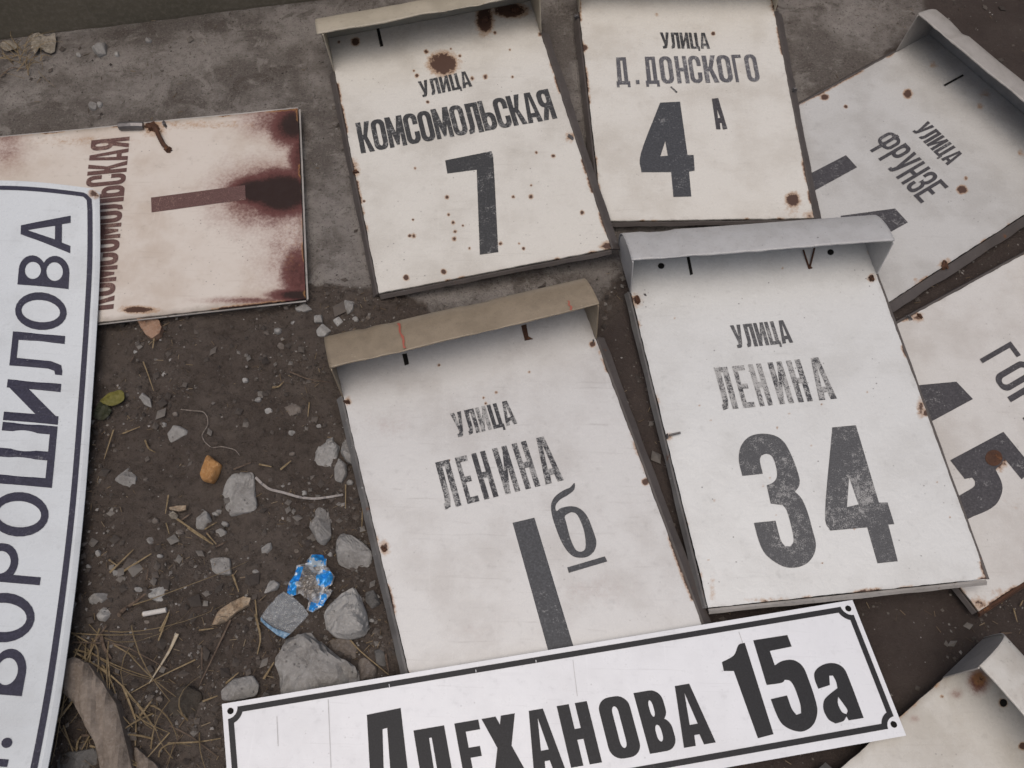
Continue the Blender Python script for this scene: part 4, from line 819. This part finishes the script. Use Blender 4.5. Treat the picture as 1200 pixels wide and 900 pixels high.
LAND = [((120, 480), 'the yellow-green leaf'), ((147, 560), 'the lone triangular stone'), ((120, 708), 'the two touching pale stones'), ((183, 718), 'the cigarette end'), ((247, 550), 'the orange stone'), ((280, 577), 'the flat five-sided stone'), ((238, 607), 'the rounded grey stone'), ((258, 663), 'the square grey stone'), ((270, 714), 'the pale wood splinter'), ((365, 685), 'the blue wrapper'), ((330, 720), 'the plastic scrap'), ((360, 780), 'the largest stone'), ((405, 720), 'the pitted pointed stone'), ((215, 828), 'the caked soil lump'), ((115, 830), 'the weathered board'), ((282, 808), 'the front plate corner stone'), ((380, 530), 'the knobbly pale stone'), ((375, 615), 'the oblong rough stone'), ((412, 648), 'the smooth angular stone'), ((350, 578), 'the white string'), ((255, 515), 'the kinked thread'), ((207, 507), 'the flat stone above the orange one'), ((175, 382), 'the reddish wood end'), ((355, 362), 'the rusted plate corner'), ((395, 390), 'the tan hood end'), ((345, 480), 'the half-buried brownish stone'), ((115, 53), 'the stone on the slab'), ((50, 50), 'the dry leaf by the wall'), ((180, 165), 'the bent bracket'), ((1147, 716), 'the pinkish plate corner'), ((178, 775), 'the thick bleached straw')]
SEEN = {}
def where(x, y, head):
    d, q, nm = min((math.hypot(x-l[0][0], y-l[0][1]), l[0], l[1]) for l in LAND); dx, dy = x-q[0], y-q[1]
    side = ('right of' if dx > 0 else 'left of') if abs(dx) > abs(dy) else ('below' if dy > 0 else 'above')
    lab = f'{head} {side} {nm}'; SEEN.setdefault(lab, 0); SEEN[lab] += 1
    return lab if SEEN[lab] == 1 else f"{head} {['', '', 'second from', 'third from', 'fourth from', 'fifth from', 'sixth from', 'seventh from'][min(7, SEEN[lab])]} {nm}, {side.replace(' of', '')} side"
SMALL = c1([(1140, 220), (935, 425), (448, 380), (520, 620), (450, 680), (290, 260), (1075, 610), (1010, 540)]) + c6([(570, 120), (1060, 215), (515, 290), (620, 225), (1150, 195)]) + c4([(240, 460), (310, 378), (710, 400), (608, 810), (640, 300), (670, 170), (825, 240), (1075, 235), (1110, 185), (570, 610), (415, 500)]) + c2([(150, 600), (950, 425), (615, 265), (610, 140), (770, 100), (220, 670), (685, 495), (225, 820)]) + c3([(165, 290), (520, 205), (355, 185), (720, 520), (15, 60)]) + c8([(385, 140), (395, 300), (575, 222), (470, 280), (420, 720)]) + crop(3, 0, 0, [(275, 190), (410, 190), (350, 365), (325, 370), (520, 140)]) + [(1130, 640), (1178, 745)]
rs = np.random.default_rng(5)
for (x, y) in SMALL[:-2]:
    rock(blob(x, y, rs.uniform(3.0, 5.2), rs), MAT[['stone', 'stone2', 'stone', 'stone4'][rs.integers(4)]], where(x, y, 'small loose pebble'), 'small pebbles scattered on the dirt', hk=.55, name='pebble', cat='pebble', seed=int(x*3+y), facets=1)

# ------------------------------------------------------------------ litter
def sheet(pts, mat, name, label, cat, z=.006, crumple=.010, th=.0006, step=2.2, z0=None, freq=45, mats=None):
    v, f = tri([('+', pts)], maxlen=step); V = []
    for p in v:
        q = unp(p, z); g = gz(q[0], q[1]); V.append((q[0], q[1], max(g, -.004) + z + (fbm(q[0]*freq+3, q[1]*freq, 3)-.5)*2*crumple))
    V = np.array(V); F = []
    for q in f:
        a, b, d = (V[i] for i in q[:3]); F.append(q if np.cross(b-a, d-a)[2] > 0 else q[::-1])
    n0 = len(V); e = {}
    for q in F:
        for i in range(len(q)): e[(q[i], q[(i+1) % len(q)])] = 1
    rim = [(a, b) for (a, b) in e if (b, a) not in e]
    F2 = F + [[i+n0 for i in q[::-1]] for q in F] + [[b, a, a+n0, b+n0] for a, b in rim]
    o = mesh_obj(name, np.vstack([V, V-np.array([0, 0, th])]), F2, mat, origin=(V[:, 0].mean(), V[:, 1].mean(), 0)); return tag(o, label, cat)
def wrapper_mat():
    m, nt, b = new_mat('blue_foil_print'); k = NB(nt); co = k.coord(rnd=False)
    n1 = k.noise(co, 48, 2, .5, .6); n2 = k.noise(co, 70, 3, .5)
    c = k.mix(k.ss(n1, .52, .54), (.045, .32, .68), (.50, .54, .58)); c = k.mix(k.ss(n2, .60, .62), c, (.16, .13, .11)); c = k.mix(k.ss(k.noise(co, 40, 2, .5), .60, .63), c, (.02, .15, .42))
    k.l(c, b.inputs['Base Color']); b.inputs['Roughness'].default_value = .3; b.inputs['Metallic'].default_value = .2; return m
def film_mat():
    m, nt, b = new_mat('clear_film'); k = NB(nt); co = k.coord(rnd=False)
    b.inputs['Base Color'].default_value = (.62, .66, .69, 1); b.inputs['Roughness'].default_value = .06; b.inputs['Alpha'].default_value = .17
    k.bump(k.noise(co, 40, 2, .4, .6), .35, .004, b); return m
MB = wrapper_mat()
W_ = thing('foil_wrapper', (*unp((365, 685))[:2], 0), 'torn crumpled blue and silver foil wrapper on the soil', 'wrapper')
def child_sheet(pts, mat, name, parent, **k):
    o = sheet(pts, mat, name, None, None, **k); oo = np.array(o['_o']); po = np.array(parent['_o']); o.parent = parent; o.location = oo-po; o['_o'] = tuple(po); return o
BLUE = [c3(P) for P in ([(312, 388), (318, 350), (345, 300), (365, 262), (392, 262), (372, 320), (358, 352), (355, 402), (335, 404)], [(408, 250), (430, 205), (480, 203), (500, 222), (496, 256), (440, 262)], [(450, 310), (478, 275), (522, 285), (536, 312), (522, 345), (490, 362), (462, 350)], [(413, 478), (428, 430), (455, 440), (440, 462)], [(470, 388), (500, 392), (508, 422), (490, 448), (462, 460), (440, 482), (425, 480), (468, 430)])]
def wrap_mat():
    m, nt, b = new_mat('printed_foil'); k = NB(nt); co = k.coord(rnd=False); f = k.math('ADD', k.attr('blue'), k.math('MULTIPLY', k.math('SUBTRACT', k.noise(co, 90, 3, .6), .5), .5))
    c = k.mix(k.ss(k.noise(co, 60, 3, .6), .45, .62), (.28, .25, .22), (.58, .58, .58)); c = k.mix(k.ss(f, .42, .52), c, k.mix(k.ss(k.noise(co, 55, 2, .5), .56, .60), (.030, .30, .70), (.55, .64, .70)))
    k.l(c, b.inputs['Base Color']); b.inputs['Roughness'].default_value = .22; b.inputs['Metallic'].default_value = .25; b.inputs['Specular IOR Level'].default_value = .8
    k.l(k.ss(f, .25, .45, .72, 1.0), b.inputs['Alpha']); return m
o = child_sheet(c3([(312, 388), (318, 350), (345, 300), (365, 262), (400, 248), (430, 206), (480, 203), (500, 222), (500, 262), (522, 280), (545, 312), (530, 345), (510, 368), (535, 380), (525, 405), (505, 428), (490, 450), (440, 484), (413, 478), (425, 430), (400, 415), (375, 390), (352, 404), (335, 404)]), wrap_mat(), 'foil', W_, z=.011, crumple=.016, step=1.0, freq=75)
vw = np.array([v_.co for v_ in o.data.vertices]) + np.array(o.location) + np.array(W_.location); pq = proj_many(vw)
bl = np.max([np.clip(.5+poly_sd(pq, P)/3.0, 0, 1) for P in BLUE], 0); at = o.data.attributes.new('blue', 'FLOAT', 'POINT'); at.data.foreach_set('value', bl.astype(np.float32))
PL = thing('plastic_scrap', (*unp((335, 720))[:2], 0), 'crumpled clear plastic scrap with a pale blue edge above the largest stone', 'plastic')
child_sheet(c3([(188, 505), (235, 455), (300, 385), (345, 410), (395, 455), (418, 492), (370, 540), (325, 585), (250, 555), (215, 530)]), film_mat(), 'film', PL, z=.012, crumple=.010, step=1.3, freq=30)
for o in PL.children: o.data.polygons.foreach_set('use_smooth', [True]*len(o.data.polygons))
m, nt, b = new_mat('pale_blue_film'); b.inputs['Base Color'].default_value = (.16, .26, .36, 1); b.inputs['Roughness'].default_value = .25
child_sheet(c3([(188, 505), (215, 532), (250, 557), (325, 582), (300, 607), (265, 590), (220, 555), (190, 525)]), m, 'blue_edge', PL, z=.016, crumple=.006, step=1.4)
# cigarette end
A, B = c4([(597, 765), (743, 738)]); P0, P1 = unp(A, .004), unp(B, .004); g = max(gz(*P0[:2]), gz(*P1[:2])); P0[2] = P1[2] = g+.0036
CB_ = thing('cigarette_end', (P0[0], P0[1], g), 'white cigarette end lying below the squarish pale stone', 'cigarette')
tube([P0, P0*.7+P1*.3, P0*.35+P1*.65, P1], .0036, MAT['paper'], 'paper_tube', CB_, n=12)
d = unit(P1-P0); tube([P0-d*.0012, P0+d*.0004], .0030, MAT['chip'], 'filter_end', CB_, n=12)
# wood pieces
sheet(c8([(558, 522), (575, 490), (600, 470), (640, 446), (662, 452), (655, 470), (625, 488), (598, 512), (572, 522)]), MAT['chip'], 'wood_splinter', 'pale torn wood splinter lying on the soil below the square stone', 'wood', z=.010, crumple=.004, th=.006, step=2)
sheet(c4([(755, 80), (800, 68), (855, 62), (858, 92), (810, 104), (765, 98)]), MAT['chip'], 'wood_splinter', 'short pale wood sliver above the rounded grey stone', 'wood', z=.006, crumple=.002, th=.004)
sheet(c4([(755, 130), (785, 108), (812, 130), (805, 158), (775, 155)]), MAT['leafp'], 'dry_leaf', 'small pale dry leaf scrap at the end of a straw', 'leaf', z=.005, crumple=.003)
def board(pts, mat, name, label, cat, z0, th, seed):
    v, f = tri([('+', pts)], maxlen=4.0); ctr = np.mean([unp(p) for p in pts], 0)
    V = []; W0 = np.array([unp(p) for p in pts])[:, :2]
    for p in v:
        q = unp(p, z0); inn = min(1.0, max(0.0, poly_sd([p], pts)[0]/9.0)); V.append((q[0], q[1], z0 - th*.22*(1-inn)**2 + (fbm((q[0]+q[1]*.33)*150, (q[1]-q[0]*.33)*9, 4)-.5)*.016))
    V = np.array(V); F = []
    for q in f:
        a, b_, d = (V[i] for i in q[:3]); F.append(q if np.cross(b_-a, d-a)[2] > 0 else q[::-1])
    n0 = len(V); e = {(q[i], q[(i+1) % len(q)]) for q in F for i in range(len(q))}; rim = [(a, b_) for a, b_ in e if (b_, a) not in e]
    Vb = V.copy(); Vb[:, 2] = z0-th
    o = mesh_obj(name, np.vstack([V, Vb]), F + [[i+n0 for i in q[::-1]] for q in F] + [[b_, a, a+n0, b_+n0] for a, b_ in rim], mat, origin=(ctr[0], ctr[1], 0)); return tag(o, label, cat)
board((lambda q: q)(c5([(50, 250), (105, 225), (190, 262), (268, 372), (335, 480), (362, 590), (388, 690), (420, 840), (445, 960), (285, 960), (255, 835), (222, 690), (150, 560), (100, 470), (50, 420)])), MAT['wood'], 'weathered_board', 'weathered grey-brown strip of wood sticking out from under the long left plate', 'wood', .030, .030, 3)
board(smooth_poly(c5([(440, 720), (500, 760), (560, 810), (580, 870), (560, 960), (470, 960), (450, 850)]), 3), MAT['wood'], 'weathered_board', 'second dark bit of weathered wood at the bottom edge, by straws', 'wood', .016, .016, 4)
sheet(c1([(300, 60), (400, 40), (430, 75), (442, 112), (432, 150), (385, 174), (345, 150), (318, 110)]), MAT['peg'], 'wood_block', 'reddish rounded wood end poking out below the rusted plate', 'wood', z=.012, crumple=.003, th=.012)
# leaves
sheet(smooth_poly(c1([(85, 545), (110, 505), (150, 488), (215, 488), (222, 530), (190, 555), (150, 572), (110, 565)])), MAT['leafy'], 'fallen_leaf', 'yellow-green fallen leaf beside the long left plate', 'leaf', z=.010, crumple=.006)
sheet(smooth_poly(c1([(45, 640), (55, 590), (90, 560), (130, 575), (148, 605), (125, 640), (90, 655)])), MAT['leafd'], 'fallen_leaf', 'dark green fallen leaf below the yellow-green leaf', 'leaf', z=.006, crumple=.006)
sheet(smooth_poly(crop(3, 0, 0, [(108, 160), (100, 128), (135, 115), (165, 128), (196, 120), (190, 178), (160, 182), (140, 170), (122, 188)]), 2), MAT['leafp'], 'dry_leaf', 'crumpled dry leaf against the low wall, larger of two', 'leaf', z=.007, crumple=.006, step=1.4, freq=95)
sheet(smooth_poly(crop(3, 0, 0, [(0, 150), (30, 138), (62, 160), (40, 178), (8, 172)]), 2), MAT['leafp'], 'dry_leaf', 'smaller pale dry leaf at the very left below the low wall', 'leaf', z=.006, crumple=.005, step=1.6, freq=60)
# stems, straws, strings
def stem(px, r, mat, name, label, cat, group=None, lift=.004, arch=.0, taper=.5):
    P = []
    for i in range(len(px)-1):
        for k in range(5): t = k/5; P.append((px[i][0]*(1-t)+px[i+1][0]*t, px[i][1]*(1-t)+px[i+1][1]*t))
    P.append(px[-1]); N = len(P); Q = np.array(P); 
    for _ in range(2): Q[1:-1] = .5*Q[1:-1]+.25*Q[:-2]+.25*Q[2:]
    W3 = []
    for i, p in enumerate(Q):
        q = unp(p, .008); g = gz(q[0], q[1]); t = i/(N-1); z = max(g+lift+arch*math.sin(math.pi*t), 0.0) + .0012*math.sin(i*1.7); q = unp(p, z); W3.append(q)
    o = tube(W3, r, mat, name, None, n=5, origin=(W3[0][0], W3[0][1], 0), taper=taper, flat=.7); return tag(o, label, cat, group)
stem(c2([(400, 398), (430, 430), (480, 468), (560, 485), (650, 513), (740, 523), (830, 512), (908, 498)]), .0022, MAT['string'], 'string', 'whitish string running right from the flat five-sided stone', 'string', taper=.8)
stem(c1([(560, 598), (620, 606), (690, 610), (715, 640), (720, 690), (680, 750), (700, 790), (740, 825), (800, 815), (880, 835), (905, 870)]), .0009, MAT['twig2'], 'string', 'thin kinked pale thread above the orange stone', 'string', taper=.8)
G_S = 'dry straws lying on the soil'
ST = [c5(P) for P in ([(115, 150), (270, 155)], [(130, 190), (260, 225)], [(140, 210), (300, 310), (390, 390), (460, 475)], [(120, 200), (220, 260), (330, 345)], [(330, 155), (430, 185), (630, 295)], [(340, 165), (460, 235)], [(305, 230), (315, 330), (315, 440)], [(780, 245), (600, 330), (430, 425)], [(970, 30), (880, 220), (800, 385)], [(270, 440), (340, 500), (440, 610)], [(390, 390), (440, 520), (460, 580), (455, 710)], [(465, 480), (570, 630)], [(640, 600), (760, 660), (900, 770)], [(630, 697), (800, 690), (918, 670)], [(640, 640), (480, 820)], [(210, 710), (350, 760), (490, 825)], [(165, 655), (260, 650), (400, 685), (460, 800)], [(205, 660), (130, 795)], [(135, 790), (140, 690), (165, 655)], [(65, 600), (125, 760)], [(815, 180), (815, 300)], [(1105, 0), (1135, 130), (1115, 215)], [(580, 140), (635, 0)], [(110, 100), (200, 150)], [(240, 140), (300, 60)], [(480, 550), (540, 470)], [(820, 470), (900, 440)], [(800, 85), (880, 75)], [(700, 650), (620, 810)])]
ST += [c4(P) for P in ([(800, 150), (880, 205), (1010, 290)], [(465, 485), (640, 375)], [(375, 495), (525, 350)], [(835, 160), (890, 120)], [(1160, 510), (1200, 620)], [(370, 415), (420, 450)], [(995, 245), (1055, 315)], [(1055, 330), (1130, 295)], [(695, 870), (755, 745)], [(750, 0), (730, 120)], [(735, 180), (755, 250)], [(610, 540), (620, 470)], [(945, 865), (1030, 855)])]
ST += [c1(P) for P in ([(340, 320), (370, 400), (400, 490)], [(165, 720), (110, 890)], [(265, 320), (285, 285)], [(350, 780), (370, 830), (410, 850)], [(405, 170), (395, 240)], [(220, 740), (320, 700)])] + [c6(P) for P in ([(600, 575), (720, 625), (885, 650)], [(475, 685), (520, 680), (550, 650)], [(735, 790), (725, 890)])] + [c3(P) for P in ([(600, 595), (660, 665), (800, 780)], [(785, 680), (800, 770)], [(160, 420), (170, 520), (190, 600), (170, 680)], [(20, 820), (80, 770)], [(200, 800), (250, 720)])] + [c2(P) for P in ([(270, 350), (370, 310)], [(420, 320), (490, 335)], [(545, 350), (605, 300)], [(0, 690), (70, 740), (150, 790)], [(110, 720), (170, 790)], [(925, 440), (925, 580)], [(1025, 570), (1020, 690)], [(100, 700), (170, 660)])]
ST += [crop(3, 0, 0, P) for P in ([(0, 270), (40, 235), (90, 245), (130, 180)], [(60, 250), (110, 190)], [(100, 265), (95, 215)])] + [kB(P) for P in ([(1025, 60), (1045, 130)], [(960, 190), (1015, 187)], [(1060, 45), (1075, 15)])]
for i_, P in enumerate(ST): stem(P, random.uniform(.0011, .0019), MAT['straw'] if i_ % 4 else MAT['twig'], 'straw', where(*np.mean(P, 0), 'thin dark dry stem' if i_ % 4 == 0 else 'thin dry straw'), 'straw', G_S, arch=random.uniform(0, .006))
stem(c5([(682, 105), (640, 200), (530, 372)]), .0032, MAT['strawp'], 'straw', 'thick bleached pale straw, brightest and broadest of all', 'straw', taper=.3)
stem(c4([(430, 770), (470, 725), (530, 690), (605, 630)]), .0030, MAT['twig'], 'twig', 'grey-brown twig leading to the squarish pale stone', 'twig')
stem(c5([(270, 110), (285, 180), (325, 240)]), .003, MAT['twig'], 'twig', 'short dark twig among straws beside the long left plate', 'twig')

def tuft(px, n, spread, length, label, seed, ang=None):
    rg = np.random.default_rng(seed); V = []; F = []; c = unp(px)
    for _ in range(n):
        x, y = c[:2] + rg.normal(0, spread, 2); a = rg.uniform(0, 6.28) if ang is None else rg.normal(ang, .7); l = length*rg.uniform(.4, 1.2); r = rg.uniform(.0006, .0014); cv = rg.normal(0, .5); hgt = rg.uniform(.004, .022); n0 = len(V)
        for i in range(7):
            t = i/6; aa = a+cv*t; px_, py_ = x+l*t*math.cos(aa), y+l*t*math.sin(aa); z = .003+hgt*math.sin(math.pi*min(1, t*1.05))+.003*t; q = r*(1-.7*t); nx, ny = -math.sin(aa)*q, math.cos(aa)*q
            V += [(px_+nx, py_+ny, z), (px_-nx, py_-ny, z), (px_, py_, z+q*1.2)]
        for i in range(6):
            for k in range(3): F.append((n0+3*i+k, n0+3*i+(k+1) % 3, n0+3*i+3+(k+1) % 3, n0+3*i+3+k))
    o = mesh_obj('dry_grass_tuft', V, F, MAT['straw'], origin=(c[0], c[1], 0)); return tag(o, label, 'grass')
tuft((105, 765), 26, .028, .15, 'tangled tuft of dry grass over the weathered board at bottom left', 31, ang=-.9)
tuft((190, 870), 14, .035, .09, 'thin tuft of dry grass at the bottom edge below the caked soil lump', 32)
tuft((30, 72), 26, .018, .06, 'tuft of dry yellow grass beside the crumpled leaf by the wall', 33)
# ------------------------------------------------------------------ loose grit (uncountable)
def scatter(name, label, cat, n, seed, fn):
    rg = np.random.default_rng(seed); V = []; F = []; A = []
    uu = np.stack([rg.uniform(-20, 1220, n*6), rg.uniform(-10, 930, n*6)], 1); k = 0
    W3 = np.array([unp(p) for p in uu]); s, h = ground_masks(W3[:, 0], W3[:, 1]); z = ground_z(W3[:, 0], W3[:, 1], s, h)
    dens = fbm(W3[:, 0]*12, W3[:, 1]*12, 3)
    for p, hz, s_, h_, d_ in zip(W3, z, s, h, dens):
        if rg.random() > (1-s_*.88)*(1-h_*.70)*np.clip((d_-.3)*2.6, .1, 1): continue
        fn(rg, p[0], p[1], hz, V, F, A); k += 1
        if k >= n: break
    return V, F, A
OCT = [(1, 0, 0), (-1, 0, 0), (0, 1, 0), (0, -1, 0), (0, 0, 1), (0, 0, -1)]; OF = [(0, 2, 4), (2, 1, 4), (1, 3, 4), (3, 0, 4), (2, 0, 5), (1, 2, 5), (3, 1, 5), (0, 3, 5)]
def grain(rg, x, y, z, V, F, A):
    r = .0007 + .0020*rg.random()**3.2 + (.002 if rg.random() < .02 else 0); a = rg.uniform(0, 6.28); n0 = len(V); t = rg.random(); sx, sy, sz = r*rg.uniform(.8, 1.5), r*rg.uniform(.7, 1.2), r*rg.uniform(.5, .9)
    for (i, j, k) in OCT:
        i, j, k = i*sx*rg.uniform(.7, 1.2), j*sy*rg.uniform(.7, 1.2), k*sz; V.append((x+i*math.cos(a)-j*math.sin(a), y+i*math.sin(a)+j*math.cos(a), z+k+r*.3)); A.append(t)
    F += [tuple(n0+q for q in f) for f in OF]
def fibre(rg, x, y, z, V, F, A):
    l = rg.uniform(.003, .012); a = rg.uniform(0, 6.28); r = rg.uniform(.0003, .0007); n0 = len(V); t = rg.random(); dx, dy = l*math.cos(a), l*math.sin(a); nx, ny = -r*math.sin(a), r*math.cos(a); z += .0012; tz = rg.uniform(-.001, .003)
    V += [(x+nx, y+ny, z), (x-nx, y-ny, z), (x, y, z+r*1.4), (x+dx+nx, y+dy+ny, z+tz), (x+dx-nx, y+dy-ny, z+tz), (x+dx, y+dy, z+tz+r*1.4)]; A += [t]*6
    F += [(n0, n0+1, n0+2), (n0+3, n0+5, n0+4), (n0, n0+3, n0+4, n0+1), (n0+1, n0+4, n0+5, n0+2), (n0+2, n0+5, n0+3, n0)]
def var_mat(name, cols):
    m, nt, b = new_mat(name); k = NB(nt); r = k.n('ShaderNodeValToRGB'); k.l(k.attr('tone'), r.inputs[0]); e = r.color_ramp.elements
    e[0].color = (*cols[0], 1); e[1].color = (*cols[-1], 1)
    for i, c in enumerate(cols[1:-1]): x = e.new((i+1)/(len(cols)-1)); x.color = (*c, 1)
    k.l(r.outputs[0], b.inputs['Base Color']); b.inputs['Roughness'].default_value = .9; return m
V, F, A = scatter('grit', '', '', 12000, 21, grain)
o = mesh_obj('grit', V, F, var_mat('grit_mix', [(.035, .028, .023), (.06, .048, .04), (.09, .075, .062), (.13, .115, .10), (.30, .28, .26)]), attrs={'tone': A}); tag(o, 'fine grit and crumbs strewn over the bare soil', 'grit', kind='stuff')
def crumb(rg, x, y, z, V, F, A):
    n0 = len(V); k0 = len(A); grain(rg, x, y, z, V, F, A); q = rg.uniform(1.4, 3.4)
    for i in range(n0, len(V)): V[i] = (x+(V[i][0]-x)*q, y+(V[i][1]-y)*q, z+(V[i][2]-z)*q)
V, F, A = scatter('soil_crumbs', '', '', 5000, 23, crumb)
o = mesh_obj('soil_crumbs', V, F, var_mat('crumb_mix', [(.042, .033, .028), (.06, .049, .041), (.08, .065, .055), (.105, .088, .075), (.18, .165, .148)]), attrs={'tone': A}); tag(o, 'small dark crumbs of soil covering the bare ground', 'soil', kind='stuff')
V, F, A = scatter('plant_litter', '', '', 2200, 22, fibre)
o = mesh_obj('plant_litter', V, F, var_mat('litter_mix', [(.06, .042, .03), (.10, .07, .045), (.17, .12, .07), (.27, .21, .14)]), attrs={'tone': A}); tag(o, 'fine chopped straw and root fibres over the soil', 'litter', kind='stuff')
for o in bpy.data.objects:
    if '_o' in o: del o['_o']
